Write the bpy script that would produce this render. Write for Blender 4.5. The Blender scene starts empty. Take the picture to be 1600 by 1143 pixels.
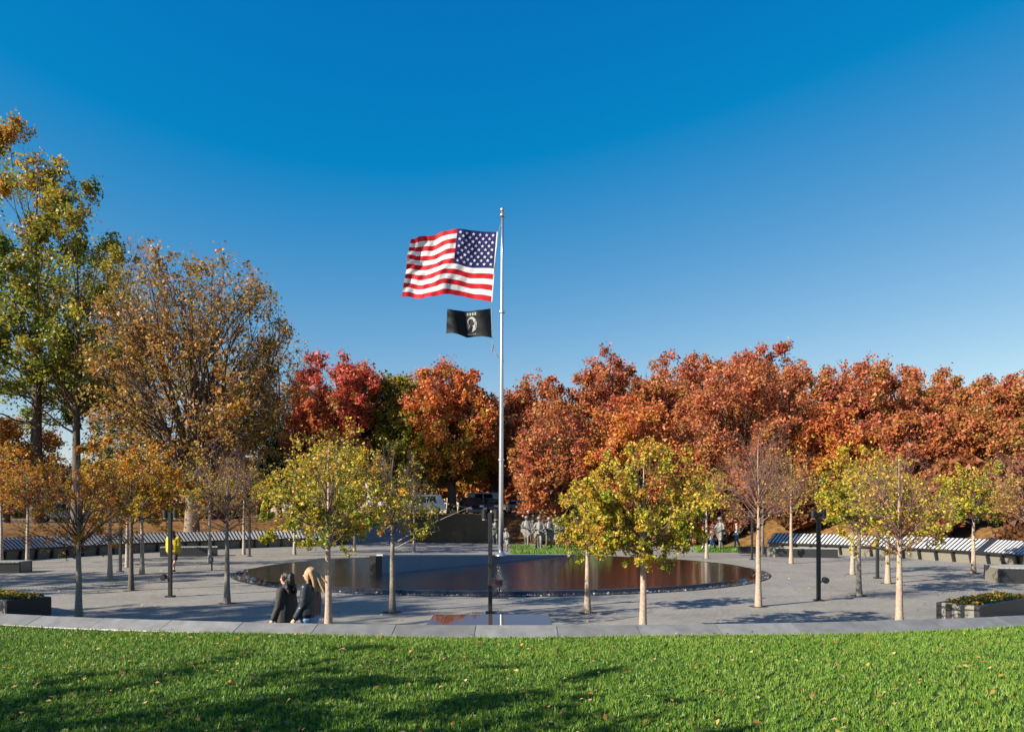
import bpy, bmesh, math, random
import numpy as np
from mathutils import Vector, Matrix

sc = bpy.context.scene
COL = sc.collection
rad = math.radians
F = 1138.0          # focal length in photograph pixels
CAM_H = 2.6

# ------------------------------------------------------------------ camera, sky, sun, exposure
cam_d = bpy.data.cameras.new('camera')
cam_d.sensor_width = 36.0
cam_d.lens = 36.0 * F / 1600.0
cam_d.shift_y = (800 - 571.5) / 1600.0
cam_d.clip_start = 0.1
cam_d.clip_end = 6000
cam = bpy.data.objects.new('camera', cam_d)
cam.location = (0, 0, CAM_H)
cam.rotation_euler = (rad(90), 0, 0)
COL.objects.link(cam)
sc.camera = cam

SUN_EL = rad(29)
SUN_AZ = math.atan2(-0.86, -0.50)          # clockwise from +Y
world = bpy.data.worlds.new('World')
sc.world = world
world.use_nodes = True
wn = world.node_tree.nodes
wl = world.node_tree.links
wn.clear()
w_out = wn.new('ShaderNodeOutputWorld')
w_bg = wn.new('ShaderNodeBackground')
w_sky = wn.new('ShaderNodeTexSky')
w_sky.sky_type = 'NISHITA'
w_sky.sun_disc = False
w_sky.sun_elevation = SUN_EL
w_sky.sun_rotation = SUN_AZ
w_sky.altitude = 50
w_sky.air_density = 1.0
w_sky.dust_density = 0.25
w_sky.ozone_density = 4.0
EXPO = 1.13
SKY_K = 0.11
# film-like grade of the sky light, the same in every direction: out = sky * gain + lift
w_mad = wn.new('ShaderNodeVectorMath'); w_mad.operation = 'MULTIPLY_ADD'
w_max = wn.new('ShaderNodeVectorMath'); w_max.operation = 'MAXIMUM'
w_min = wn.new('ShaderNodeVectorMath'); w_min.operation = 'MINIMUM'
_k = 1.0 / (SKY_K * 2 ** EXPO)
w_mad.inputs[1].default_value = (0.235 * _k, 0.150 * _k, 0.080 * _k)
w_mad.inputs[2].default_value = (-0.210 * _k, -0.022 * _k, 0.295 * _k)
w_max.inputs[1].default_value = (0.002 * _k, 0.0, 0.0)
w_min.inputs[1].default_value = (1.0 * _k, 1.0 * _k, 1.0 * _k)
wl.new(w_sky.outputs[0], w_mad.inputs[0])
wl.new(w_mad.outputs[0], w_max.inputs[0])
wl.new(w_max.outputs[0], w_min.inputs[0])
wl.new(w_min.outputs[0], w_bg.inputs[0])
wl.new(w_bg.outputs[0], w_out.inputs[0])
w_bg.inputs[1].default_value = SKY_K

sun_d = bpy.data.lights.new('sun', 'SUN')
sun_d.energy = 5.0
sun_d.angle = rad(0.5)
sun_d.color = (1.0, 0.91, 0.77)
sun = bpy.data.objects.new('sun', sun_d)
to_sun = Vector((math.sin(SUN_AZ) * math.cos(SUN_EL), math.cos(SUN_AZ) * math.cos(SUN_EL), math.sin(SUN_EL)))
sun.rotation_euler = to_sun.to_track_quat('Z', 'Y').to_euler()
sun.location = (-40, -20, 60)
COL.objects.link(sun)

sc.view_settings.view_transform = 'Standard'
sc.view_settings.look = 'None'
sc.view_settings.exposure = EXPO
sc.view_settings.gamma = 1.0
sc.view_settings.use_curve_mapping = False
sc.cycles.max_bounces = 6
sc.cycles.transparent_max_bounces = 4
sc.cycles.caustics_reflective = False
sc.cycles.caustics_refractive = False


# ------------------------------------------------------------------ helpers
def px_ground(px, py, z=0.0):
    Y = (CAM_H - z) * F / (py - 800.0)
    return ((px - 800.0) / F * Y, Y)


def px_at(px, py, Y):
    return ((px - 800.0) / F * Y, Y, CAM_H - (py - 800.0) / F * Y)


MATS = {}


def mat(name, color, rough=0.6, metal=0.0, var=0.15, scale=6.0, bump=0.0, bump_scale=40.0, spec=0.5, coat=0.0, detail=5.0, color2=None):
    if name in MATS:
        return MATS[name]
    m = bpy.data.materials.new(name)
    m.use_nodes = True
    nt = m.node_tree
    b = nt.nodes['Principled BSDF']
    b.inputs['Roughness'].default_value = rough
    b.inputs['Metallic'].default_value = metal
    b.inputs['Specular IOR Level'].default_value = spec
    b.inputs['Coat Weight'].default_value = coat
    tc = nt.nodes.new('ShaderNodeTexCoord')
    nz = nt.nodes.new('ShaderNodeTexNoise')
    nz.inputs['Scale'].default_value = scale
    nz.inputs['Detail'].default_value = detail
    nt.links.new(tc.outputs['Object'], nz.inputs['Vector'])
    rp = nt.nodes.new('ShaderNodeValToRGB')
    c = np.array(color[:3])
    c1 = np.clip(c * (1 - var), 0, 1)
    c2 = np.clip(c * (1 + var), 0, 1) if color2 is None else np.array(color2)
    rp.color_ramp.elements[0].position = 0.3
    rp.color_ramp.elements[1].position = 0.7
    rp.color_ramp.elements[0].color = (*c1, 1)
    rp.color_ramp.elements[1].color = (*c2, 1)
    nt.links.new(nz.outputs['Fac'], rp.inputs['Fac'])
    nt.links.new(rp.outputs['Color'], b.inputs['Base Color'])
    if bump > 0:
        n2 = nt.nodes.new('ShaderNodeTexNoise')
        n2.inputs['Scale'].default_value = bump_scale
        n2.inputs['Detail'].default_value = 6
        nt.links.new(tc.outputs['Object'], n2.inputs['Vector'])
        bp = nt.nodes.new('ShaderNodeBump')
        bp.inputs['Strength'].default_value = bump
        bp.inputs['Distance'].default_value = 0.02
        nt.links.new(n2.outputs['Fac'], bp.inputs['Height'])
        nt.links.new(bp.outputs[0], b.inputs['Normal'])
    MATS[name] = m
    return m


def leaf_material(name, transl=0.38, rough=0.5):
    m = bpy.data.materials.new(name)
    m.use_nodes = True
    nt = m.node_tree
    b = nt.nodes['Principled BSDF']
    b.inputs['Roughness'].default_value = rough
    b.inputs['Specular IOR Level'].default_value = 0.35
    at = nt.nodes.new('ShaderNodeAttribute')
    at.attribute_name = 'leaf_color'
    nt.links.new(at.outputs['Color'], b.inputs['Base Color'])
    tr = nt.nodes.new('ShaderNodeBsdfTranslucent')
    nt.links.new(at.outputs['Color'], tr.inputs['Color'])
    mx = nt.nodes.new('ShaderNodeMixShader')
    mx.inputs[0].default_value = transl
    nt.links.new(b.outputs[0], mx.inputs[1])
    nt.links.new(tr.outputs[0], mx.inputs[2])
    nt.links.new(mx.outputs[0], nt.nodes['Material Output'].inputs['Surface'])
    return m


LEAF = leaf_material('leaf')
BLADE = leaf_material('grass_blade', 0.25, 0.45)


def mesh_np(name, V, Fc, colors=None, smooth=False):
    V = np.asarray(V, dtype=np.float32)
    Fc = np.asarray(Fc, dtype=np.int32)
    n, k = Fc.shape
    me = bpy.data.meshes.new(name)
    me.vertices.add(len(V))
    me.vertices.foreach_set('co', V.ravel())
    me.loops.add(n * k)
    me.loops.foreach_set('vertex_index', Fc.ravel())
    me.polygons.add(n)
    me.polygons.foreach_set('loop_start', np.arange(0, n * k, k, dtype=np.int32))
    if smooth:
        me.polygons.foreach_set('use_smooth', np.ones(n, dtype=bool))
    if colors is not None:
        at = me.color_attributes.new('leaf_color', 'FLOAT_COLOR', 'POINT')
        c4 = np.ones((len(V), 4), dtype=np.float32)
        c4[:, :3] = colors
        at.data.foreach_set('color', c4.ravel())
    me.update(calc_edges=True)
    me.validate()
    return me


def link(name, me, m=None, parent=None, loc=None, kind=None):
    o = bpy.data.objects.new(name, me)
    COL.objects.link(o)
    if m is not None and len(me.materials) == 0:
        me.materials.append(m)
    if parent is not None:
        o.parent = parent
    if loc is not None:
        o.location = loc
    if kind:
        o['kind'] = kind
    return o


def thing(name, label, cat, loc=(0, 0, 0), rz=0.0, group=None):
    o = bpy.data.objects.new(name, None)
    o.empty_display_size = 0.2
    COL.objects.link(o)
    o.location = loc
    o.rotation_euler = (0, 0, rz)
    o['label'] = label
    o['category'] = cat
    if group:
        o['group'] = group
    return o


def tag(o, label, cat, group=None):
    o['label'] = label
    o['category'] = cat
    if group:
        o['group'] = group
    return o


class MB:
    """collects verts and faces for one mesh"""

    def __init__(s):
        s.v = []
        s.f = []

    def poly(s, pts):
        b = len(s.v)
        s.v += [tuple(p) for p in pts]
        s.f.append(tuple(range(b, b + len(pts))))

    def box(s, c, d, rz=0.0):
        cx, cy, cz = c
        hx, hy, hz = d[0] / 2, d[1] / 2, d[2] / 2
        cs, sn = math.cos(rz), math.sin(rz)
        b = len(s.v)
        for z in (-hz, hz):
            for (x, y) in ((-hx, -hy), (hx, -hy), (hx, hy), (-hx, hy)):
                s.v.append((cx + x * cs - y * sn, cy + x * sn + y * cs, cz + z))
        for f in ((0, 3, 2, 1), (4, 5, 6, 7), (0, 1, 5, 4), (1, 2, 6, 5), (2, 3, 7, 6), (3, 0, 4, 7)):
            s.f.append(tuple(b + i for i in f))

    def prism(s, pts, z0, z1):
        """pts counter-clockwise; z1 may be a function of (x, y)"""
        n = len(pts)
        b = len(s.v)
        t = z1 if callable(z1) else (lambda x, y: z1)
        l = z0 if callable(z0) else (lambda x, y: z0)
        for (x, y) in pts:
            s.v.append((x, y, l(x, y)))
        for (x, y) in pts:
            s.v.append((x, y, t(x, y)))
        s.f.append(tuple(b + i for i in reversed(range(n))))
        s.f.append(tuple(b + n + i for i in range(n)))
        for i in range(n):
            j = (i + 1) % n
            s.f.append((b + i, b + j, b + n + j, b + n + i))

    def hexa(s, p8):
        b = len(s.v)
        s.v += [tuple(p) for p in p8]
        for f in ((0, 3, 2, 1), (4, 5, 6, 7), (0, 1, 5, 4), (1, 2, 6, 5), (2, 3, 7, 6), (3, 0, 4, 7)):
            s.f.append(tuple(b + i for i in f))

    def tube(s, pts, r, n=8, cap=True):
        pts = [Vector(p) for p in pts]
        rs = r if isinstance(r, (list, tuple)) else [r] * len(pts)
        b = len(s.v)
        for i, p in enumerate(pts):
            t = (pts[min(i + 1, len(pts) - 1)] - pts[max(i - 1, 0)]).normalized()
            a = t.cross(Vector((0, 0, 1)))
            if a.length < 1e-3:
                a = Vector((1, 0, 0))
            a.normalize()
            c = t.cross(a).normalized()
            for k in range(n):
                q = 2 * math.pi * k / n
                s.v.append(tuple(p + (a * math.cos(q) + c * math.sin(q)) * rs[i]))
        for i in range(len(pts) - 1):
            for k in range(n):
                k2 = (k + 1) % n
                s.f.append((b + i * n + k, b + i * n + k2, b + (i + 1) * n + k2, b + (i + 1) * n + k))
        if cap:
            s.f.append(tuple(b + k for k in reversed(range(n))))
            e = b + (len(pts) - 1) * n
            s.f.append(tuple(e + k for k in range(n)))

    def sphere(s, c, r, nu=14, nv=9, sz=1.0):
        b = len(s.v)
        for i in range(1, nv):
            ph = math.pi * i / nv
            for k in range(nu):
                th = 2 * math.pi * k / nu
                s.v.append((c[0] + r * math.sin(ph) * math.cos(th), c[1] + r * math.sin(ph) * math.sin(th), c[2] + r * sz * math.cos(ph)))
        top = len(s.v); s.v.append((c[0], c[1], c[2] + r * sz))
        bot = len(s.v); s.v.append((c[0], c[1], c[2] - r * sz))
        for i in range(nv - 2):
            for k in range(nu):
                k2 = (k + 1) % nu
                s.f.append((b + i * nu + k, b + (i + 1) * nu + k, b + (i + 1) * nu + k2, b + i * nu + k2))
        for k in range(nu):
            k2 = (k + 1) % nu
            s.f.append((top, b + k, b + k2))
            s.f.append((bot, b + (nv - 2) * nu + k2, b + (nv - 2) * nu + k))

    def mesh(s, name, smooth=False, bevel=0.0):
        me = bpy.data.meshes.new(name)
        me.from_pydata(s.v, [], s.f)
        bm = bmesh.new()
        bm.from_mesh(me)
        bmesh.ops.recalc_face_normals(bm, faces=bm.faces)
        if bevel > 0:
            es = [e for e in bm.edges if len(e.link_faces) == 2 and e.calc_face_angle(0) > 0.5]
            bmesh.ops.bevel(bm, geom=es, offset=bevel, segments=1, affect='EDGES', clamp_overlap=True)
        if smooth:
            for f in bm.faces:
                f.smooth = True
        bm.to_mesh(me)
        bm.free()
        return me

    def build(s, name, m, parent=None, smooth=False, bevel=0.0, kind=None, loc=None):
        return link(name, s.mesh(name, smooth, bevel), m, parent, loc, kind)


def smoothstep(a, b, x):
    t = np.clip((x - a) / (b - a), 0, 1)
    return t * t * (3 - 2 * t)


# ------------------------------------------------------------------ materials
M_granite_kerb = mat('kerb_granite', (0.30, 0.30, 0.30), 0.55, var=0.12, scale=180, bump=0.1, bump_scale=250)
M_granite_dark = mat('dark_granite', (0.02, 0.021, 0.024), 0.4, var=0.3, scale=60)
M_granite_polish = mat('polished_black_granite', (0.018, 0.018, 0.02), 0.07, var=0.25, scale=90)
M_granite_olive = mat('planter_granite', (0.17, 0.16, 0.13), 0.55, var=0.1, scale=14, bump=0.1, bump_scale=120)
M_granite_skylit = mat('wedge_granite', (0.19, 0.235, 0.30), 0.55, var=0.2, scale=30)  # grey granite; the blue skylight tint is put into its base colour
M_coping = mat('coping_granite', (0.5, 0.49, 0.46), 0.6, var=0.1, scale=50)
M_frost = mat('frosted_granite', (0.43, 0.43, 0.425), 0.6, var=0.12, scale=40)
M_metal_black = mat('black_metal', (0.015, 0.016, 0.018), 0.4, var=0.2, scale=20)
M_steel = mat('brushed_steel', (0.50, 0.51, 0.53), 0.32, metal=0.85, var=0.08, scale=8)
M_statue = mat('statue_steel', (0.15, 0.147, 0.135), 0.55, metal=0.2, var=0.55, scale=14, bump=0.25, bump_scale=30)
M_soil = mat('soil', (0.05, 0.035, 0.022), 0.9, var=0.4, scale=30, bump=0.4)


def ramp_noise(nt, vec, scale, detail, stops):
    nz = nt.nodes.new('ShaderNodeTexNoise')
    nz.inputs['Scale'].default_value = scale
    nz.inputs['Detail'].default_value = detail
    nt.links.new(vec, nz.inputs['Vector'])
    rp = nt.nodes.new('ShaderNodeValToRGB')
    while len(rp.color_ramp.elements) < len(stops):
        rp.color_ramp.elements.new(0.5)
    for e, (p, c) in zip(rp.color_ramp.elements, stops):
        e.position = p
        e.color = (*c, 1)
    nt.links.new(nz.outputs['Fac'], rp.inputs['Fac'])
    return nz, rp


def paving_material():
    """small granite setts laid in rings about the pool: colour, grain and joint relief only"""
    m = bpy.data.materials.new('paving_setts')
    m.use_nodes = True
    nt = m.node_tree
    L = nt.links.new
    b = nt.nodes['Principled BSDF']
    b.inputs['Roughness'].default_value = 0.6
    b.inputs['Specular IOR Level'].default_value = 0.45
    tc = nt.nodes.new('ShaderNodeTexCoord')
    sx = nt.nodes.new('ShaderNodeSeparateXYZ')
    L(tc.outputs['Object'], sx.inputs[0])

    def mth(op, a, bb=None):
        n = nt.nodes.new('ShaderNodeMath')
        n.operation = op
        for i, v in enumerate((a, bb)):
            if v is None:
                continue
            if isinstance(v, (int, float)):
                n.inputs[i].default_value = v
            else:
                L(v, n.inputs[i])
        return n.outputs[0]
    r = mth('SQRT', mth('ADD', mth('MULTIPLY', sx.outputs[0], sx.outputs[0]), mth('MULTIPLY', sx.outputs[1], sx.outputs[1])))
    th = mth('MULTIPLY', mth('ARCTAN2', sx.outputs[0], sx.outputs[1]), 18.0)
    cv = nt.nodes.new('ShaderNodeCombineXYZ')
    L(th, cv.inputs[0]); L(r, cv.inputs[1])
    br = nt.nodes.new('ShaderNodeTexBrick')
    br.inputs['Scale'].default_value = 1.0
    br.inputs['Brick Width'].default_value = 0.2
    br.inputs['Row Height'].default_value = 0.11
    br.inputs['Mortar Size'].default_value = 0.007
    br.inputs['Color1'].default_value = (0.275, 0.258, 0.228, 1)
    br.inputs['Color2'].default_value = (0.22, 0.207, 0.184, 1)
    br.inputs['Mortar'].default_value = (0.15, 0.138, 0.12, 1)
    L(cv.outputs[0], br.inputs['Vector'])
    nz, rp = ramp_noise(nt, tc.outputs['Object'], 0.6, 8, [(0.25, (0.78, 0.78, 0.79)), (0.5, (0.97, 0.97, 0.96)), (0.75, (1.13, 1.12, 1.08))])
    mx = nt.nodes.new('ShaderNodeMix')
    mx.data_type = 'RGBA'
    mx.blend_type = 'MULTIPLY'
    mx.inputs[0].default_value = 1.0
    L(br.outputs['Color'], mx.inputs[6]); L(rp.outputs[0], mx.inputs[7])
    L(mx.outputs[2], b.inputs['Base Color'])
    bp = nt.nodes.new('ShaderNodeBump')
    bp.inputs['Strength'].default_value = 0.5
    bp.inputs['Distance'].default_value = 0.01
    n3 = nt.nodes.new('ShaderNodeTexNoise')
    n3.inputs['Scale'].default_value = 14
    n3.inputs['Detail'].default_value = 5
    L(tc.outputs['Object'], n3.inputs['Vector'])
    L(mth('SUBTRACT', n3.outputs['Fac'], br.outputs['Fac']), bp.inputs['Height'])
    L(bp.outputs[0], b.inputs['Normal'])
    return m


def water_material():
    m = bpy.data.materials.new('pool_water')
    m.use_nodes = True
    nt = m.node_tree
    L = nt.links.new
    b = nt.nodes['Principled BSDF']
    b.inputs['Base Color'].default_value = (0.008, 0.009, 0.010, 1)
    b.inputs['Roughness'].default_value = 0.03
    b.inputs['IOR'].default_value = 1.5
    tc = nt.nodes.new('ShaderNodeTexCoord')
    mp = nt.nodes.new('ShaderNodeMapping')
    mp.inputs['Scale'].default_value = (1.0, 1.9, 1.0)
    L(tc.outputs['Object'], mp.inputs[0])
    a = nt.nodes.new('ShaderNodeTexNoise')
    a.inputs['Scale'].default_value = 4.0
    a.inputs['Detail'].default_value = 3
    L(mp.outputs[0], a.inputs['Vector'])
    bp = nt.nodes.new('ShaderNodeBump')
    bp.inputs['Strength'].default_value = 0.4
    bp.inputs['Distance'].default_value = 0.06
    a2 = nt.nodes.new('ShaderNodeTexNoise')
    a2.inputs['Scale'].default_value = 15
    a2.inputs['Detail'].default_value = 2
    L(mp.outputs[0], a2.inputs['Vector'])
    ad = nt.nodes.new('ShaderNodeMath'); ad.operation = 'MULTIPLY_ADD'
    ad.inputs[1].default_value = 0.18
    L(a2.outputs['Fac'], ad.inputs[0]); L(a.outputs['Fac'], ad.inputs[2])
    L(ad.outputs[0], bp.inputs['Height'])
    L(bp.outputs[0], b.inputs['Normal'])
    return m


def ground_material(name, stops, scale=1.5, bump=0.6):
    m = bpy.data.materials.new(name)
    m.use_nodes = True
    nt = m.node_tree
    L = nt.links.new
    b = nt.nodes['Principled BSDF']
    b.inputs['Roughness'].default_value = 0.9
    b.inputs['Specular IOR Level'].default_value = 0.2
    tc = nt.nodes.new('ShaderNodeTexCoord')
    nz, rp = ramp_noise(nt, tc.outputs['Object'], scale, 9, stops)
    n2, r2 = ramp_noise(nt, tc.outputs['Object'], scale * 0.07, 4, [(0.3, (0.7, 0.75, 0.7)), (0.7, (1.1, 1.05, 1.0))])
    mx = nt.nodes.new('ShaderNodeMix')
    mx.data_type = 'RGBA'
    mx.blend_type = 'MULTIPLY'
    mx.inputs[0].default_value = 1.0
    L(rp.outputs[0], mx.inputs[6]); L(r2.outputs[0], mx.inputs[7])
    L(mx.outputs[2], b.inputs['Base Color'])
    bp = nt.nodes.new('ShaderNodeBump')
    bp.inputs['Strength'].default_value = bump
    bp.inputs['Distance'].default_value = 0.05
    L(nz.outputs['Fac'], bp.inputs['Height'])
    L(bp.outputs[0], b.inputs['Normal'])
    return m


M_paving = paving_material()
M_water = water_material()
M_ground = ground_material('leaf_strewn_ground', [(0.25, (0.07, 0.032, 0.013)), (0.5, (0.19, 0.095, 0.032)), (0.75, (0.28, 0.16, 0.055))], 2.2)
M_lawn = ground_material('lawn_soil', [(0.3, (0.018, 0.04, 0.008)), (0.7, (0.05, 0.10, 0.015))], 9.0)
M_green = ground_material('green_field', [(0.3, (0.05, 0.12, 0.012)), (0.7, (0.13, 0.24, 0.03))], 12.0, 1.0)
M_path = mat('path_paving', (0.22, 0.215, 0.21), 0.55, var=0.15, scale=2.0, bump=0.2, bump_scale=30)

# ------------------------------------------------------------------ terrain
CX, CY = -1.5, 34.5


def terrain_h(x, y):
    r = np.hypot(np.asarray(x) - CX, np.asarray(y) - CY)
    left = 1.0 - 0.3 * smoothstep(10, 35, -np.asarray(x))
    return 2.45 * smoothstep(26.5, 33.5, r) * left * smoothstep(14, 30, np.asarray(y)) - 0.03


def terrain():
    g = np.concatenate([np.linspace(-1800, -130, 14), np.linspace(-120, 120, 121), np.linspace(130, 1800, 14)])
    gy = np.concatenate([np.linspace(-600, -30, 8), np.linspace(-26, 170, 99), np.linspace(190, 3200, 16)])
    X, Y = np.meshgrid(g, gy)
    Z = terrain_h(X, Y)
    V = np.stack([X, Y, Z], -1).reshape(-1, 3)
    nx, ny = len(g), len(gy)
    i = np.arange(nx * ny).reshape(ny, nx)
    Fc = np.stack([i[:-1, :-1], i[:-1, 1:], i[1:, 1:], i[1:, :-1]], -1).reshape(-1, 4)
    link('ground', mesh_np('ground', V, Fc, smooth=True), M_ground, kind='structure')


terrain()


def disc(name, cx, cy, rx, ry, z, m, n=128, kind='structure', inner=0.0):
    th = np.linspace(0, 2 * math.pi, n, endpoint=False)
    radii = [1.0, inner] if inner > 0 else [1.0]
    if inner > 0:
        V = np.concatenate([np.stack([rx * np.cos(th), ry * np.sin(th), 0 * th], -1), np.stack([(rx - inner) * np.cos(th), (ry - inner) * np.sin(th), 0 * th], -1)])
        a = np.arange(n); b = (a + 1) % n
        Fc = np.stack([a, b, b + n, a + n], -1)
        return link(name, mesh_np(name, V, Fc), m, loc=(cx, cy, z), kind=kind)
    mb = MB()
    mb.poly([(rx * math.cos(t), ry * math.sin(t), 0) for t in th])
    return mb.build(name, m, kind=kind, loc=(cx, cy, z))


disc('plaza', CX, CY, 26.0, 26.0, 0.0, M_paving)

# path rising from the plaza towards the road, left of the flagpole
def strip(name, left, right, m, dz, n=24):
    V, Fc = [], []
    for i in range(n + 1):
        t = i / n
        for side in (left, right):
            x = side[0][0] + (side[1][0] - side[0][0]) * t
            y = side[0][1] + (side[1][1] - side[0][1]) * t
            V.append((x, y, max(0.0, float(terrain_h(x, y))) + dz))
    for i in range(n):
        Fc.append((2 * i, 2 * i + 1, 2 * i + 3, 2 * i + 2))
    return link(name, mesh_np(name, np.array(V), np.array(Fc), smooth=True), m, kind='structure')


strip('path', ((-12.0, 44.0), (-14.0, 66.0)), ((-0.6, 44.0), (-1.0, 66.0)), M_path, 0.02)
strip('road', ((-140, 70.0), (140, 70.0)), ((-140, 77.0), (140, 77.0)), mat('asphalt', (0.06, 0.06, 0.062), 0.85, var=0.2, scale=3), 0.05, 80)

# ------------------------------------------------------------------ lawn mound with kerb stones
KC = (0.3, 42.0)
KR_OUT, KR_IN = 31.60, 31.24      # lawn-side edge, plaza-side edge of the coping


def kerb_pt(a, r):
    return (KC[0] + r * math.sin(a), KC[1] - r * math.cos(a))


def lawn_z(x, y):
    d = np.hypot(np.asarray(x) - KC[0], np.asarray(y) - KC[1]) - KR_OUT
    return 0.815 + 0.10 * (1 - np.exp(-np.maximum(d, 0) / 2.5)) + 0.012 * np.sin(np.asarray(x) * 1.1 + 0.5 * np.asarray(y))


def lawn():
    A = np.linspace(-rad(40), rad(40), 81)
    D = np.concatenate([np.linspace(0.0, 8, 30), np.linspace(9, 34, 12)])
    a, d = np.meshgrid(A, D)
    r = KR_OUT - 0.02 + d
    X = KC[0] + r * np.sin(a); Y = KC[1] - r * np.cos(a)
    Z = lawn_z(X, Y)
    V = np.stack([X, Y, Z], -1).reshape(-1, 3)
    ny, nx = a.shape
    i = np.arange(nx * ny).reshape(ny, nx)
    Fc = np.stack([i[:-1, :-1], i[1:, :-1], i[1:, 1:], i[:-1, 1:]], -1).reshape(-1, 4)
    # skirts down to the ground on every side
    ring = np.concatenate([i[0, :], i[1:, -1], i[-1, -2::-1], i[-2:0:-1, 0]])
    low = V[ring].copy(); low[:, 2] = -0.4
    base = len(V)
    n = len(ring)
    k = np.arange(n); k2 = (k + 1) % n
    sk = np.stack([ring[k], ring[k2], base + k2, base + k], -1)
    link('lawn', mesh_np('lawn', np.concatenate([V, low]), np.concatenate([Fc, sk])), M_lawn, kind='structure')


lawn()


def kerb():
    root = thing('retaining_kerb', 'low curved grey granite retaining kerb along the edge of the lawn', 'kerb', (KC[0], KC[1] - KR_IN, 0))
    step = 1.2 / KR_OUT
    a0 = math.asin((0.66 - KC[0]) / KR_OUT)
    rng = random.Random(4)
    tones = {}
    for k in range(-17, 18):
        g = 0.006 / KR_OUT
        aa, ab = a0 + k * step + g, a0 + (k + 1) * step - g
        sub = 3
        V, Fc = [], []
        h = rng.uniform(-0.003, 0.003)
        for i in range(sub + 1):
            a = aa + (ab - aa) * i / sub
            for (r, z) in ((KR_OUT, -0.05), (KR_OUT, 0.80 + h), (KR_OUT - 0.012, 0.825 + h), (KR_IN + 0.02, 0.937 + h), (KR_IN, 0.93 + h), (KR_IN, -0.05)):
                p = kerb_pt(a, r)
                V.append((p[0] - root.location.x, p[1] - root.location.y, z))
        for i in range(sub):
            for j in range(5):
                q = i * 6 + j
                Fc.append((q, q + 6, q + 7, q + 1))
        mb = MB(); mb.v = V; mb.f = Fc + [(0, 1, 2, 3, 4, 5), tuple(sub * 6 + j for j in range(5, -1, -1))]
        t = rng.uniform(0.82, 1.12) * (1.45 if k == -5 else 1.0)
        key = round(t, 1)
        if key not in tones:
            tones[key] = mat('kerb_granite_%02d' % int(key * 10), (0.165 * key, 0.162 * key, 0.155 * key), 0.5, var=0.2, scale=5, bump=0.15, bump_scale=260, detail=14)
        mb.build('kerb_stone', tones[key], root)
    # mortar core behind the joints
    V, Fc = [], []
    n = 60
    for i in range(n + 1):
        a = a0 - 16.9 * step + 33.8 * step * i / n
        for (r, z) in ((KR_OUT - 0.02, 0), (KR_OUT - 0.02, 0.81), (KR_IN + 0.02, 0.922), (KR_IN + 0.02, 0)):
            p = kerb_pt(a, r)
            V.append((p[0] - root.location.x, p[1] - root.location.y, z))
    for i in range(n):
        for j in range(3):
            q = i * 4 + j
            Fc.append((q, q + 4, q + 5, q + 1))
    mb = MB(); mb.v = V; mb.f = Fc
    mb.build('mortar_core', mat('mortar', (0.42, 0.42, 0.42), 0.85), root)


kerb()


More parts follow.
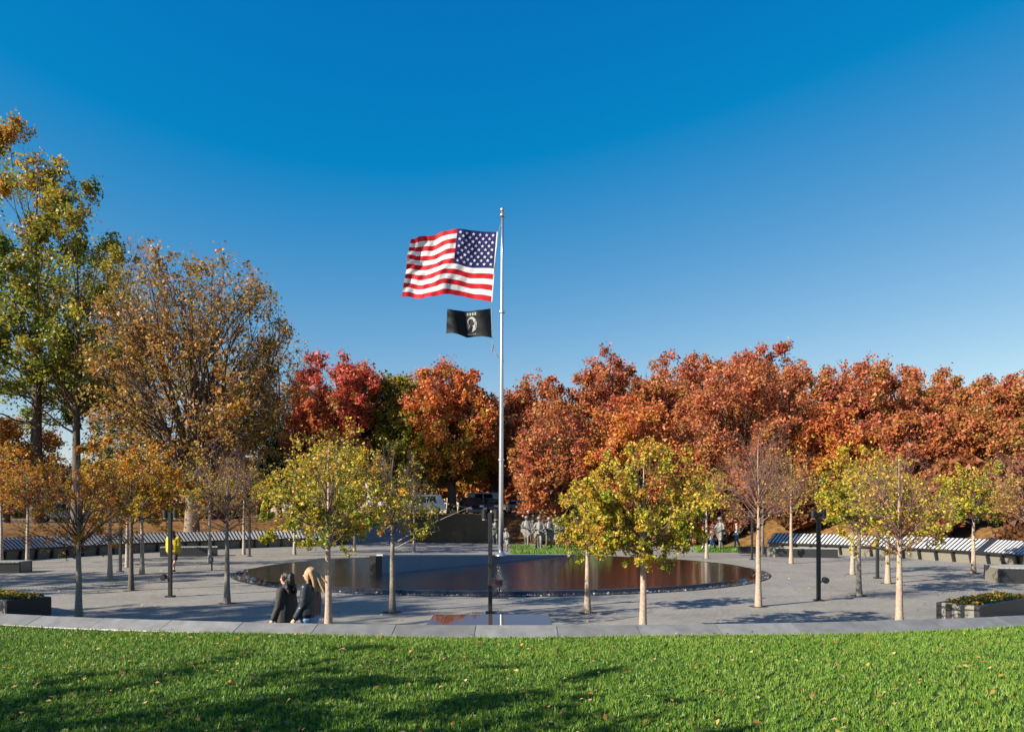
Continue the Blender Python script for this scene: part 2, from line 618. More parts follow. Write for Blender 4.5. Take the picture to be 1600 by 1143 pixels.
def grass():
    rng = np.random.default_rng(11)
    n = 335000
    Y = 4.3 + 6.6 * rng.random(n) ** 1.05
    X = (rng.random(n) * 2 - 1) * (Y * 0.72 + 1.3)
    d = np.hypot(X - KC[0], Y - KC[1]) - KR_OUT
    ok = d > 0.015
    # extra strip along the kerb at the sides, where the kerb recedes
    m = 60000
    a = (rng.random(m) * 2 - 1) * rad(17.5)
    dd = rng.random(m) * 1.8 + 0.015
    X = np.concatenate([X[ok], KC[0] + (KR_OUT + dd) * np.sin(a)])
    Y = np.concatenate([Y[ok], KC[1] - (KR_OUT + dd) * np.cos(a)])
    n = len(X)
    # tufts: shift blades towards tuft centres and share the lean
    cell = 0.075; X0, Y0 = X, Y; X = X0 * 0.8 - Y0 * 0.6; Y = X0 * 0.6 + Y0 * 0.8
    ix = np.floor(X / cell).astype(np.int64); iy = np.floor(Y / cell).astype(np.int64)
    h = (ix * 73856093) ^ (iy * 19349663)
    h1 = (h % 9973) / 9973.0; h2 = ((h // 7) % 7919) / 7919.0; h3 = ((h // 13) % 6151) / 6151.0
    X = X + (((ix + h1 * 2 - 0.5) * cell) - X) * 0.3; Y = Y + (((iy + h2 * 2 - 0.5) * cell) - Y) * 0.3
    X, Y = X * 0.8 + Y * 0.6, -X * 0.6 + Y * 0.8
    Z = lawn_z(X, Y) - 0.005
    L = 0.025 + 0.033 * rng.random(n) * (0.5 + h3)
    az = rng.random(n) * 2 * math.pi
    lean = 0.25 + 0.75 * rng.random(n)
    tx = np.cos(h1 * 6.28) * 0.5 + np.cos(az); ty = np.sin(h1 * 6.28) * 0.5 + np.sin(az)
    tip = np.stack([X + tx * L * lean * 0.55, Y + ty * L * lean * 0.55, Z + L * (1.1 - 0.4 * lean)], -1)
    w = 0.0041 + 0.0036 * rng.random(n)
    wa = az + 1.57 + rng.normal(0, 0.5, n)
    bx, by = np.cos(wa) * w, np.sin(wa) * w
    V = np.empty((n, 3, 3), dtype=np.float32)
    V[:, 0] = np.stack([X - bx, Y - by, Z], -1)
    V[:, 1] = np.stack([X + bx, Y + by, Z], -1)
    V[:, 2] = tip
    pal = np.array([(0.05, 0.12, 0.014), (0.095, 0.205, 0.02), (0.165, 0.29, 0.032), (0.29, 0.36, 0.065)])
    big = 0.5 + 0.5 * np.sin(X * 2.3 + np.sin(Y * 3.1) * 1.3) * np.cos(Y * 2.7 + 0.7 * X)
    u = np.clip(0.38 * h3 + 0.5 * rng.random(n) + 0.18 * big, 0, 0.999) * 3
    k = u.astype(int)
    c = pal[k] + (pal[k + 1] - pal[k]) * (u - k)[:, None]
    dry = rng.random(n) < 0.02
    c[dry] = (0.42, 0.34, 0.14)
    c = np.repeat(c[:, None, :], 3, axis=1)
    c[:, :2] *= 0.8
    Fc = np.arange(n * 3).reshape(n, 3)
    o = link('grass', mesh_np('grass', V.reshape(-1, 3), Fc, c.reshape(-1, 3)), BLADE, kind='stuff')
    return o


grass()


def leaf_quads(C, A, B, L, W, fold=0.25):
    """diamond leaves: centres C, long axes A, cross axes B"""
    n = len(C)
    N = np.cross(A, B)
    V = np.empty((n, 4, 3), dtype=np.float32)
    V[:, 0] = C - A * (L / 2)[:, None]
    V[:, 1] = C + B * (W / 2)[:, None] + N * (W * fold)[:, None] - A * (L * 0.08)[:, None]
    V[:, 2] = C + A * (L / 2)[:, None]
    V[:, 3] = C - B * (W / 2)[:, None] + N * (W * fold)[:, None] - A * (L * 0.08)[:, None]
    return V.reshape(-1, 3), np.arange(n * 4).reshape(n, 4)


def leaf_tris(C, A, B, L, W):
    n = len(C)
    V = np.empty((n, 3, 3), dtype=np.float32)
    V[:, 0] = C - A * (L * 0.4)[:, None] - B * (W * 0.55)[:, None]
    V[:, 1] = C - A * (L * 0.25)[:, None] + B * (W * 0.6)[:, None]
    V[:, 2] = C + A * (L * 0.62)[:, None]
    return V.reshape(-1, 3), np.arange(n * 3).reshape(n, 3)


def fallen_leaves(name, X, Y, Z, rng, size, pal):
    n = len(X)
    az = rng.random(n) * 6.283
    tilt = rng.normal(0, 0.35, n)
    A = np.stack([np.cos(az) * np.cos(tilt), np.sin(az) * np.cos(tilt), np.sin(tilt)], -1)
    B = np.stack([-np.sin(az), np.cos(az), rng.normal(0, 0.3, n)], -1)
    B /= np.linalg.norm(B, axis=1)[:, None]
    L = size * (0.6 + 0.8 * rng.random(n))
    V, Fc = leaf_quads(np.stack([X, Y, Z], -1), A, B, L, L * 0.75, 0.2)
    pal = np.array(pal)
    c = pal[rng.integers(0, len(pal), n)] * (0.7 + 0.5 * rng.random(n))[:, None]
    return link(name, mesh_np(name, V, Fc, np.repeat(c, 4, axis=0)), LEAF, kind='stuff')


LITTER = [(0.55, 0.30, 0.06), (0.60, 0.42, 0.10), (0.45, 0.20, 0.05), (0.62, 0.38, 0.22), (0.30, 0.13, 0.04), (0.66, 0.52, 0.2)]
_r = np.random.default_rng(5)
_n = 950
_Y = 4.6 + 6.2 * _r.random(_n) ** 0.9
_X = (_r.random(_n) * 2 - 1) * (_Y * 0.72 + 1.0)
_ok = (np.hypot(_X - KC[0], _Y - KC[1]) - KR_OUT) > 0.05
_X, _Y = _X[_ok], _Y[_ok]
fallen_leaves('fallen_leaves', _X, _Y, lawn_z(_X, _Y) + 0.045 + 0.02 * _r.random(len(_X)), _r, 0.047, LITTER)
# leaves blown over the plaza
_n = 1500
_a = _r.random(_n) * 6.283; _q = 25 * np.sqrt(_r.random(_n))
_X, _Y = CX + _q * np.cos(_a), CY + _q * np.sin(_a)
_ok = (((_X + 0.5) / 12.2) ** 2 + ((_Y - 33) / 11.0) ** 2 > 1) & (np.hypot(_X - KC[0], _Y - KC[1]) < KR_IN - 0.1)
fallen_leaves('fallen_leaves', _X[_ok], _Y[_ok], np.full(_ok.sum(), 0.02), _r, 0.07, LITTER)

# ------------------------------------------------------------------ pool
PX, PY, PRX, PRY = -0.45, 33.0, 11.0, 10.0
WATER_Z = 0.12
water = disc('water', PX, PY, PRX, PRY, WATER_Z, M_water)
disc('water_channel', PX, PY, PRX + 0.6, PRY + 0.6, 0.016, mat('wet_channel', (0.02, 0.02, 0.02), 0.12, var=0.3, scale=20, bump=0.5, bump_scale=9), inner=0.55)


def pool_rim():
    root = thing('pool_rim', 'dark polished granite rim around the round reflecting pool', 'pool edge', (PX, PY, 0))
    seg = 44
    for k in range(seg):
        t0, t1 = 2 * math.pi * k / seg + 0.0012, 2 * math.pi * (k + 1) / seg - 0.0012
        V, Fc = [], []
        for i in range(5):
            t = t0 + (t1 - t0) * i / 4
            for (off, z) in ((0.0, 0.02), (0.0, WATER_Z + 0.006), (0.07, WATER_Z - 0.004), (0.16, 0.0)):
                V.append(((PRX + off - 0.01) * math.cos(t), (PRY + off - 0.01) * math.sin(t), z))
        for i in range(4):
            for j in range(3):
                q = i * 4 + j
                Fc.append((q, q + 4, q + 5, q + 1))
        mb = MB(); mb.v = V; mb.f = Fc
        mb.build('rim_stone', M_granite_polish, root)
    return root


pool_rim()


def cobbles():
    rng = np.random.default_rng(8)
    n = 1500
    th = np.pi + rng.random(n) * np.pi + rng.normal(0, 0.25, n)
    off = 0.2 + 0.32 * rng.random(n)
    ico = np.array([(0, 0, 1), (0.9, 0, 0.3), (0.28, 0.85, 0.3), (-0.73, 0.53, 0.3), (-0.73, -0.53, 0.3), (0.28, -0.85, 0.3)])
    tri = np.array([(0, 1, 2), (0, 2, 3), (0, 3, 4), (0, 4, 5), (0, 5, 1)])
    s = 0.02 + 0.035 * rng.random(n)
    C = np.stack([PX + (PRX + off) * np.cos(th), PY + (PRY + off) * np.sin(th), np.full(n, 0.005)], -1)
    V = C[:, None, :] + ico[None] * s[:, None, None] * (0.6 + 0.8 * rng.random((n, 6, 3)))
    Fc = tri[None] + (np.arange(n) * 6)[:, None, None]
    tone = (0.05 + 0.5 * rng.random(n) ** 14)
    c = np.repeat(tone[:, None, None] * np.array((1, 0.98, 0.94))[None, None], 6, axis=1).reshape(-1, 3)
    m = leaf_material('wet_stone', 0.0, 0.12)
    link('pebbles', mesh_np('pebbles', V.reshape(-1, 3), Fc.reshape(-1, 3), c), m, kind='stuff')


cobbles()

# granite wedge carrying the flagpole, pointing into the pool
TIP, WR = (-5.25, 29.4), (3.6, 42.6)
def wedge_top(x, y): return CAM_H - 0.0578 * y
def wedge():
    root = thing('granite_wedge', 'grey granite wedge wall tinted with blue skylight, standing in the pool below the flagpole', 'wall', (TIP[0], TIP[1], 0))
    ox, oy = TIP
    n = 7
    u = Vector((WR[0] - TIP[0], WR[1] - TIP[1], 0)); ln = u.length; u.normalize()
    nrm = Vector((-u.y, u.x, 0))   # inward (left-back)
    for i in range(n):
        s0, s1 = ln * i / n + 0.003, ln * (i + 1) / n - 0.003
        p = []
        for z in (0, 1):
            for (s, d) in ((s0, 0), (s1, 0), (s1, 0.25), (s0, 0.25)):
                q = u * s + nrm * d
                zz = -0.05 if z == 0 else wedge_top(q.x + ox, q.y + oy) - 0.07
                p.append((q.x, q.y, zz))
        mb = MB(); mb.hexa(p)
        mb.build('wall_panel', M_granite_skylit, root)
        p = []
        for z in (0, 1):
            for (s, d) in ((s0, -0.03), (s1, -0.03), (s1, 0.3), (s0, 0.3)):
                q = u * s + nrm * d
                p.append((q.x, q.y, wedge_top(q.x + ox, q.y + oy) - (0.068 if z == 0 else 0.0)))
        mb = MB(); mb.hexa(p)
        mb.build('coping_stone', M_coping, root)
    # dark end block at the tip
    mb = MB(); q = nrm * 0.0 - u * 0.35
    mb.prism([(q.x, q.y), (-u * 0.004).to_tuple()[:2], (nrm * 0.34 - u * 0.004).to_tuple()[:2], (nrm * 0.34 - u * 0.35).to_tuple()[:2]], -0.05, 0.86)
    mb.build('end_block', M_granite_polish, root)
    # deck behind the coping
    pts = [(u * 0.1 + nrm * 0.31), (u * (ln) + nrm * 0.31), Vector((4.2 - ox, 46 - oy, 0)), Vector((-7.7 - ox, 46 - oy, 0)), Vector((-5.45 - ox, 31.5 - oy, 0))]
    mb = MB(); mb.prism([(p.x, p.y) for p in pts], -0.05, lambda x, y: max(0.035, CAM_H - 0.0583 * (y + oy) - 0.004 * (y + oy - 29) * 0.0))
    mb.build('deck', M_path, root)


wedge()


# ------------------------------------------------------------------ green field with statues
def field(poly):
    n = 26
    pts = []
    # grid clipped by polygon: simple radial fan from centroid with rings
    cx = sum(p[0] for p in poly) / len(poly); cy = sum(p[1] for p in poly) / len(poly)
    ringpts = []
    for i in range(len(poly)):
        a, b = poly[i], poly[(i + 1) % len(poly)]
        for k in range(6):
            t = k / 6
            ringpts.append((a[0] + (b[0] - a[0]) * t, a[1] + (b[1] - a[1]) * t))
    m = len(ringpts)
    V, Fc = [], []
    R = 10
    for r in range(R + 1):
        f = r / R
        for (x, y) in ringpts:
            xx, yy = cx + (x - cx) * max(f, 0.001), cy + (y - cy) * max(f, 0.001)
            z = max(0.0, float(terrain_h(xx, yy))) + (0.10 if r < R else 0.004)
            V.append((xx, yy, z))
    for r in range(R):
        for i in range(m):
            j = (i + 1) % m
            Fc.append((r * m + i, (r + 1) * m + i, (r + 1) * m + j, r * m + j))
    link('green_field', mesh_np('green_field', np.array(V), np.array(Fc), smooth=True), M_green, kind='structure')
    rng = np.random.default_rng(3)
    k = 36000
    X = rng.random(k) * 22 - 0.2; Y = 44.2 + rng.random(k) * 14
    ok = np.ones(k, bool)
    for i in range(len(poly)):
        a, b = poly[i], poly[(i + 1) % len(poly)]
        ok &= ((b[0] - a[0]) * (Y - a[1]) - (b[1] - a[1]) * (X - a[0])) > 0
    X, Y = X[ok], Y[ok]
    n = len(X)
    Z = np.maximum(terrain_h(X, Y), 0) + 0.1
    az = rng.random(n) * 6.283; L = 0.08 + 0.12 * rng.random(n); w = 0.03
    V = np.empty((n, 3, 3))
    V[:, 0] = np.stack([X - np.cos(az) * w, Y - np.sin(az) * w, Z], -1)
    V[:, 1] = np.stack([X + np.cos(az) * w, Y + np.sin(az) * w, Z], -1)
    V[:, 2] = np.stack([X + rng.normal(0, .05, n), Y + rng.normal(0, .05, n), Z + L], -1)
    c = np.array((0.11, 0.19, 0.03))[None] * (0.5 + 1.1 * rng.random(n))[:, None]
    link('ground_cover', mesh_np('ground_cover', V.reshape(-1, 3), np.arange(n * 3).reshape(n, 3), np.repeat(c, 3, axis=0)), BLADE, kind='stuff')


field([(-0.1, 44.2), (4.4, 44.2), (6.2, 45.5), (6.8, 49), (5.5, 53.5), (-0.1, 54)])
field([(11.8, 46.8), (13.5, 46.8), (17.6, 49), (17.0, 52), (13.2, 53)])


# ------------------------------------------------------------------ memorial walls (curved, sloping tops with bright columns)
PANELS = [mat('panel_granite_%d' % i, c, r, var=0.3, scale=60, spec=0.35) for i, (c, r) in enumerate((((0.018, 0.019, 0.022), 0.22), ((0.026, 0.027, 0.03), 0.28), ((0.022, 0.022, 0.024), 0.18)))]


def name_wall(label, th0, th1, Rf):
    c0 = math.radians((th0 + th1) / 2)
    ox, oy = CX + Rf(math.degrees(c0)) * math.cos(c0), CY + Rf(math.degrees(c0)) * math.sin(c0)
    root = thing('memorial_wall', label, 'memorial wall', (ox, oy, 0), group='curved memorial walls round the plaza')

    def P(th, dr, z):
        R = Rf(math.degrees(th)) + dr
        return (CX + R * math.cos(th) - ox, CY + R * math.sin(th) - oy, z)
    Rm = 25.0
    n = max(1, round(abs(math.radians(th1 - th0)) * Rm / 1.0))
    for k in range(n):
        ta = math.radians(th0 + (th1 - th0) * k / n)
        tb = math.radians(th0 + (th1 - th0) * (k + 1) / n)
        e = (tb - ta)
        a, b = ta + e * 0.004, tb - e * 0.004
        zf, zb = 0.60, 1.24
        mb = MB()
        mb.hexa([P(a, -0.06, zf - 0.07), P(b, -0.06, zf - 0.07), P(b, 0.78, zb - 0.07), P(a, 0.78, zb - 0.07),
                 P(a, -0.06, zf), P(b, -0.06, zf), P(b, 0.78, zb), P(a, 0.78, zb)])
        mb.build('top_panel', PANELS[(k * 7) % 3], root)
        mb = MB()
        mb.hexa([P(a, 0.22, -0.02), P(b, 0.22, -0.02), P(b, 0.6, -0.02), P(a, 0.6, -0.02),
                 P(a, 0.10, zf - 0.075 + 0.12), P(b, 0.10, zf - 0.075 + 0.12), P(b, 0.6, 0.98), P(a, 0.6, 0.98)])
        mb.build('wall_panel', M_granite_olive, root)
        mb = MB()
        w = e * 0.05
        mb.hexa([P(a - w, 0.08, -0.02), P(a + w, 0.08, -0.02), P(a + w, 0.21, -0.02), P(a - w, 0.21, -0.02),
                 P(a - w, -0.04, zf - 0.075), P(a + w, -0.04, zf - 0.075), P(a + w, 0.09, zf + 0.02), P(a - w, 0.09, zf + 0.02)])
        mb.build('leg', M_metal_black, root)
        m = 4
        for j in range(m):
            t = ta + e * (j + 0.5) / m
            w = e / m * 0.26
            dz = (zb - zf) / 0.84
            def S(th, dr, up): return P(th, dr, zf + (dr + 0.06) * dz + up)
            mb = MB()
            mb.hexa([S(t - w, -0.02, 0.002), S(t + w, -0.02, 0.002), S(t + w, 0.74, 0.002), S(t - w, 0.74, 0.002),
                     S(t - w, -0.02, 0.016), S(t + w, -0.02, 0.016), S(t + w, 0.74, 0.016), S(t - w, 0.74, 0.016)])
            mb.build('name_column', M_frost, root)
    return root


name_wall('curved memorial wall with shaded dark base, nearest the yellow jacketed walker', 189, 119, lambda d: 25.6)
name_wall('curved memorial wall with sunlit olive base, behind the wide yellow green trees', -14, 36.5, lambda d: 25.3 - max(0, (d - 5)) / 31 * 2.4)

# dark polished wall in the trees' shade at the back, low dark wall right
def back_wall():
    root = thing('mural_wall', 'dark polished granite wall in tree shade below the parked black cars', 'wall', (-6.5, 60, 0))
    xs = [-8.4, -6.2, -3.95, -1.9]
    for a, b in zip(xs[:-1], xs[1:]):
        mb = MB()
        mb.prism([(a + 0.012 + 6.5, 0), (b - 0.012 + 6.5, 0), (b - 0.012 + 6.5, 0.4), (a + 0.012 + 6.5, 0.4)], -0.1, 2.42)
        mb.build('wall_panel', mat('mural_granite', (0.012, 0.009, 0.007), 0.2, var=0.35, scale=3), root)
    mb = MB(); mb.box((1.35, 0.25, 2.455), (6.6, 0.6, 0.06))
    mb.build('coping', mat('mural_coping', (0.12, 0.10, 0.07), 0.6), root)


back_wall()
mb = MB(); mb.prism([(0, 0), (2.4, 0), (2.4, 0.5), (0, 0.5)], -0.02, 0.42)
tag(mb.build('low_wall', M_granite_dark, loc=(14.4, 46.0, 0), bevel=0.015), 'low black granite wall at the feet of the strolling visitors', 'wall')


# ------------------------------------------------------------------ flagpole and flags
FY = 36.0
def flagpole():
    x0, _, z0 = px_at(782.5, 865, FY)
    root = thing('flagpole', 'tall silver flagpole with ball finial rising from the wedge', 'flagpole', (x0, FY, z0 - 0.1))
    H = px_at(782, 336, FY)[2] - (z0 - 0.1)
    lean = (px_at(785, 336, FY)[0] - x0)
    mb = MB()
    pts = [(lean * t, 0, H * t) for t in np.linspace(0, 1, 9)]
    mb.tube(pts, [0.12, 0.12, 0.112, 0.104, 0.096, 0.088, 0.08, 0.072, 0.064], 16)
    mb.build('pole', M_steel, root, smooth=True)
    mb = MB(); mb.sphere((lean, 0, H + 0.26), 0.115)
    mb.build('finial', M_steel, root, smooth=True)
    mb = MB(); mb.tube([(lean, 0, H - 0.1), (lean, 0, H + 0.0), (lean, 0, H + 0.05), (lean, 0, H + 0.2)], [0.10, 0.13, 0.10, 0.03], 14)
    mb.build('truck', M_steel, root, smooth=True)
    mb = MB(); mb.tube([(0, 0, 0), (0, 0, 0.06), (0, 0, 0.12), (0, 0, 0.2)], [0.32, 0.30, 0.2, 0.15], 20)
    mb.build('base_collar', M_steel, root, smooth=True)
    for zz in (4.7, 12.0):
        mb = MB(); mb.tube([(lean * zz / H, 0, zz), (lean * zz / H, 0, zz + 0.1)], 0.15, 14)
        mb.build('joint_ring', M_steel, root)
    # halyard and its bracket
    def q(px, py):
        p = px_at(px, py, FY); return (p[0] - x0, p[1] - FY - 0.02, p[2] - (z0 - 0.1))
    mb = MB(); mb.tube([q(784, 345), q(779, 362), q(772, 420), q(768, 474), q(768, 481), q(769.5, 530), q(770, 540), q(774, 551), q(781, 563)], 0.013, 5)
    mb.build('halyard', mat('rope', (0.25, 0.24, 0.22), 0.8), root)
    mb = MB(); mb.tube([q(770, 538), q(769.2, 549)], 0.035, 6)
    mb.build('weight', M_metal_black, root)
    mb = MB(); mb.tube([q(775, 553), q(781, 562), q(787, 564)], 0.03, 6)
    mb.build('bracket', M_steel, root)


flagpole()


def cloth_shape(kx, ky_top, ky_bot, hoist, fly, wave, depth):
    """returns S(u, v) -> Vector on the flag, from photograph outlines at the pole's distance"""
    def S(u, v, off=0.0):
        yt = np.interp(u, kx, ky_top); yb = np.interp(u, kx, ky_bot)
        xl = hoist[0] + (hoist[1] - hoist[0]) * v
        xr = fly[0] + (fly[1] - fly[0]) * v
        px = xl + (xr - xl) * u
        py = yt + (yb - yt) * v
        p = px_at(px, py, FY)
        return Vector((p[0], FY + depth(u, v) + off, p[2] + wave(u, v)))
    return S


def cloth_patch(S, u0, u1, v0, v1, nu, nv, off=0.0):
    V, Fc = [], []
    for j in range(nv + 1):
        for i in range(nu + 1):
            V.append(tuple(S(u0 + (u1 - u0) * i / nu, v0 + (v1 - v0) * j / nv, off)))
    for j in range(nv):
        for i in range(nu):
            a = j * (nu + 1) + i
            Fc.append((a, a + 1, a + nu + 2, a + nu + 1))
    return np.array(V), np.array(Fc)


def fabric(name, col):
    m = bpy.data.materials.new(name)
    m.use_nodes = True
    nt = m.node_tree
    b = nt.nodes['Principled BSDF']
    b.inputs['Base Color'].default_value = (*col, 1)
    b.inputs['Roughness'].default_value = 0.7
    b.inputs['Specular IOR Level'].default_value = 0.25
    tc = nt.nodes.new('ShaderNodeTexCoord')
    nz = nt.nodes.new('ShaderNodeTexNoise'); nz.inputs['Scale'].default_value = 5; nz.inputs['Detail'].default_value = 4
    nt.links.new(tc.outputs['Object'], nz.inputs['Vector'])
    bp = nt.nodes.new('ShaderNodeBump'); bp.inputs['Strength'].default_value = 0.35; bp.inputs['Distance'].default_value = 0.06
    nt.links.new(nz.outputs['Fac'], bp.inputs['Height'])
    nt.links.new(bp.outputs[0], b.inputs['Normal'])
    tr = nt.nodes.new('ShaderNodeBsdfTranslucent'); tr.inputs[0].default_value = (*col, 1)
    mx = nt.nodes.new('ShaderNodeMixShader'); mx.inputs[0].default_value = 0.22
    nt.links.new(b.outputs[0], mx.inputs[1]); nt.links.new(tr.outputs[0], mx.inputs[2])
    nt.links.new(mx.outputs[0], nt.nodes['Material Output'].inputs['Surface'])
    return m


def national_flag():
    kx = [0, .12, .25, .37, .46, .56, .66, .78, .9, 1]
    top = [362, 361.3, 360.8, 360.2, 360, 361.5, 365.5, 369, 372.5, 377]
    bot = [472, 468.5, 465, 462, 461, 462.5, 465, 468, 465.5, 464.5]
    def depth(u, v):
        a = 0.05 + 0.13 * u
        return (a * math.sin(2 * math.pi * (1.55 * u - 0.28 * v) + 0.6) - 0.25 * u
                + 0.045 * u * math.sin(2 * math.pi * (4.3 * u + 1.6 * v)) + 0.05 * math.sin(7 * u * (1 + v) + 5 * v) * (0.3 + u)
                + 0.03 * u * math.sin(2 * math.pi * (7.5 * u - 2.2 * v) + 2 * math.sin(6 * v)))
    def wave(u, v):
        return (0.05 * math.sin(2 * math.pi * (2.1 * u + 0.2)) * math.sin(math.pi * v) + 0.022 * math.sin(2 * math.pi * (5 * u + .7 * v)) * u)
    S = cloth_shape(kx, top, bot, (776, 767.5), (643, 628.5), wave, depth)
    o = S(0, 0)
    root = thing('national_flag', 'large red white and blue striped flag with stars, flying from the flagpole', 'flag', tuple(o))
    S0 = lambda u, v, off=0.0: S(u, v, off) - o
    red, white, blue = fabric('flag_red', (0.50, 0.012, 0.022)), fabric('flag_white', (0.80, 0.79, 0.78)), fabric('flag_blue', (0.018, 0.02, 0.12))
    UC = 0.455
    for k in range(13):
        v0, v1 = k / 13, (k + 1) / 13
        u0 = UC if k < 7 else 0.0
        nu = 40 if k < 7 else 70
        V, Fc = cloth_patch(S0, u0, 1.0, v0, v1, nu, 3)
        link('stripe', mesh_np('stripe', V, Fc, smooth=True), red if k % 2 == 0 else white, root)
    V, Fc = cloth_patch(S0, 0.0, UC, 0, 7 / 13, 32, 21)
    canton = link('canton', mesh_np('canton', V, Fc, smooth=True), blue, root)
    V, Fc = cloth_patch(S0, -0.012, 0.0, 0, 1, 1, 20)
    link('hoist_band', mesh_np('hoist_band', V, Fc, smooth=True), white, root)
    for r in range(9):
        cols = range(6) if r % 2 == 0 else range(5)
        for c in cols:
            uu = UC * ((c * 2 + 1 + (r % 2)) / 12.0)
            vv = 7 / 13 * (r + 1) / 10.0
            mb = MB()
            for off in (-0.02, 0.02):
                pts = []
                for q in range(10):
                    rr = (0.0265 if q % 2 == 0 else 0.0108)
                    an = math.pi / 2 + q * math.pi / 5
                    pts.append(S0(uu + rr * 0.78 * math.cos(an), vv - rr * math.sin(an), off))
                mb.poly(pts)
            mb.build('star', white, canton)


national_flag()


def dark_flag():
    kx = [0, .2, .4, .55, .7, .85, 1]
    top = [481, 485, 486, 485.5, 485, 486, 485]
    bot = [528, 526, 525.5, 527, 524, 522, 521]
    def depth(u, v):
        return (0.10 + 0.14 * u) * math.sin(2 * math.pi * (1.5 * u + 0.2 * v) + 2.4) + 0.05 * u * math.sin(2 * math.pi * (2.2 * v + 1.5 * u)) - 0.1 * u
    def wave(u, v):
        return 0.03 * math.sin(2 * math.pi * (2.4 * u)) * math.sin(math.pi * v)
    S = cloth_shape(kx, top, bot, (766.5, 768.5), (699.5, 697), wave, depth)
    o = S(0, 0)
    root = thing('black_flag', 'smaller black flag with white emblem, flying under the striped flag', 'flag', tuple(o))
    S0 = lambda u, v, off=0.0: S(u, v, off) - o
    black, pale, grey = fabric('flag_black', (0.012, 0.014, 0.017)), fabric('emblem_white', (0.36, 0.37, 0.37)), fabric('emblem_grey', (0.18, 0.20, 0.23))
    V, Fc = cloth_patch(S0, 0, 1, 0, 1, 40, 20)
    link('cloth', mesh_np('cloth', V, Fc, smooth=True), black, root)

    def shape(name, pts, m, off):
        mb = MB()
        for s in (-1, 1):
            mb.poly([S0(u, v, s * off) for (u, v) in pts])
        return mb.build(name, m, root)
    # tall white disc, the black head-and-shoulders profile in it, bars above and wreath below
    cu, cv = 0.44, 0.52
    disc_pts = [(cu + 0.115 * math.cos(t), cv + 0.30 * math.sin(t)) for t in np.linspace(0, 2 * math.pi, 28, endpoint=False)]
    shape('emblem_disc', disc_pts, pale, 0.012)
    head = [(0.36, 0.77), (0.375, 0.66), (0.42, 0.60), (0.43, 0.55), (0.405, 0.53), (0.40, 0.48), (0.385, 0.45), (0.405, 0.40), (0.41, 0.34), (0.45, 0.30), (0.495, 0.33), (0.515, 0.41), (0.51, 0.50), (0.485, 0.57), (0.50, 0.63), (0.535, 0.69), (0.53, 0.75), (0.47, 0.805), (0.42, 0.81)]
    shape('emblem_profile', head, black, 0.020)
    shape('emblem_tower', [(0.345, 0.36), (0.375, 0.36), (0.375, 0.50), (0.365, 0.50), (0.365, 0.66), (0.345, 0.66)], grey, 0.021)
    for (a, b) in ((0.335, 0.375), (0.395, 0.435), (0.455, 0.495), (0.515, 0.555)):
        shape('emblem_bar', [(a, 0.07), (b, 0.07), (b, 0.17), (a, 0.17)], pale, 0.012)
    shape('emblem_wreath', [(0.34, 0.86), (0.44, 0.90), (0.54, 0.86), (0.53, 0.91), (0.44, 0.955), (0.35, 0.91)], grey, 0.012)


dark_flag()


# ------------------------------------------------------------------ trees
def tubes(P, R, s):
    N, K, _ = P.shape
    T = np.gradient(P, axis=1)
    T /= np.linalg.norm(T, axis=2, keepdims=True) + 1e-9
    ref = np.where(np.abs(T[..., 2:3]) > 0.9, np.array([1.0, 0, 0]), np.array([0, 0, 1.0]))
    A = np.cross(T, ref); A /= np.linalg.norm(A, axis=2, keepdims=True) + 1e-9
    B = np.cross(T, A)
    q = np.arange(s) * 2 * math.pi / s
    V = P[:, :, None, :] + R[:, :, None, None] * (A[:, :, None, :] * np.cos(q)[None, None, :, None] + B[:, :, None, :] * np.sin(q)[None, None, :, None])
    idx = np.arange(N * K * s).reshape(N, K, s)
    a = idx[:, :-1, :]; b = idx[:, 1:, :]
    Fc = np.stack([a, np.roll(a, -1, axis=2), np.roll(b, -1, axis=2), b], -1).reshape(-1, 4)
    return V.reshape(-1, 3), Fc


class Acc:
    def __init__(s): s.V, s.F, s.n = [], [], 0
    def add(s, VF):
        V, Fc = VF
        s.V.append(V); s.F.append(Fc + s.n); s.n += len(V)
    def mesh(s, name): return mesh_np(name, np.concatenate(s.V), np.concatenate(s.F), smooth=True)


def bez(p0, p1, p2, K):
    t = np.linspace(0, 1, K)[None, :, None]
    return (1 - t) ** 2 * p0[:, None] + 2 * t * (1 - t) * p1[:, None] + t ** 2 * p2[:, None]


def unit(v): return v / (np.linalg.norm(v, axis=-1, keepdims=True) + 1e-9)


BARKS = {
    'tan': mat('bark_tan', (0.34, 0.255, 0.19), 0.85, var=0.3, scale=14, bump=0.5, bump_scale=30),
    'grey': mat('bark_grey', (0.21, 0.18, 0.15), 0.85, var=0.3, scale=14, bump=0.5, bump_scale=30),
    'dark': mat('bark_dark', (0.085, 0.07, 0.058), 0.9, var=0.35, scale=9, bump=0.6, bump_scale=20),
    'brown': mat('bark_brown', (0.20, 0.15, 0.11), 0.9, var=0.35, scale=9, bump=0.6, bump_scale=20),
    'pale': mat('bark_pale', (0.30, 0.25, 0.20), 0.85, var=0.3, scale=9, bump=0.5, bump_scale=20),
    'twig_red': mat('twig_red', (0.13, 0.07, 0.065), 0.85, var=0.25, scale=4),
    'twig_brown': mat('twig_brown', (0.10, 0.07, 0.052), 0.85, var=0.25, scale=4),
    'twig_tan': mat('twig_tan', (0.19, 0.10, 0.075), 0.85, var=0.25, scale=4),
}

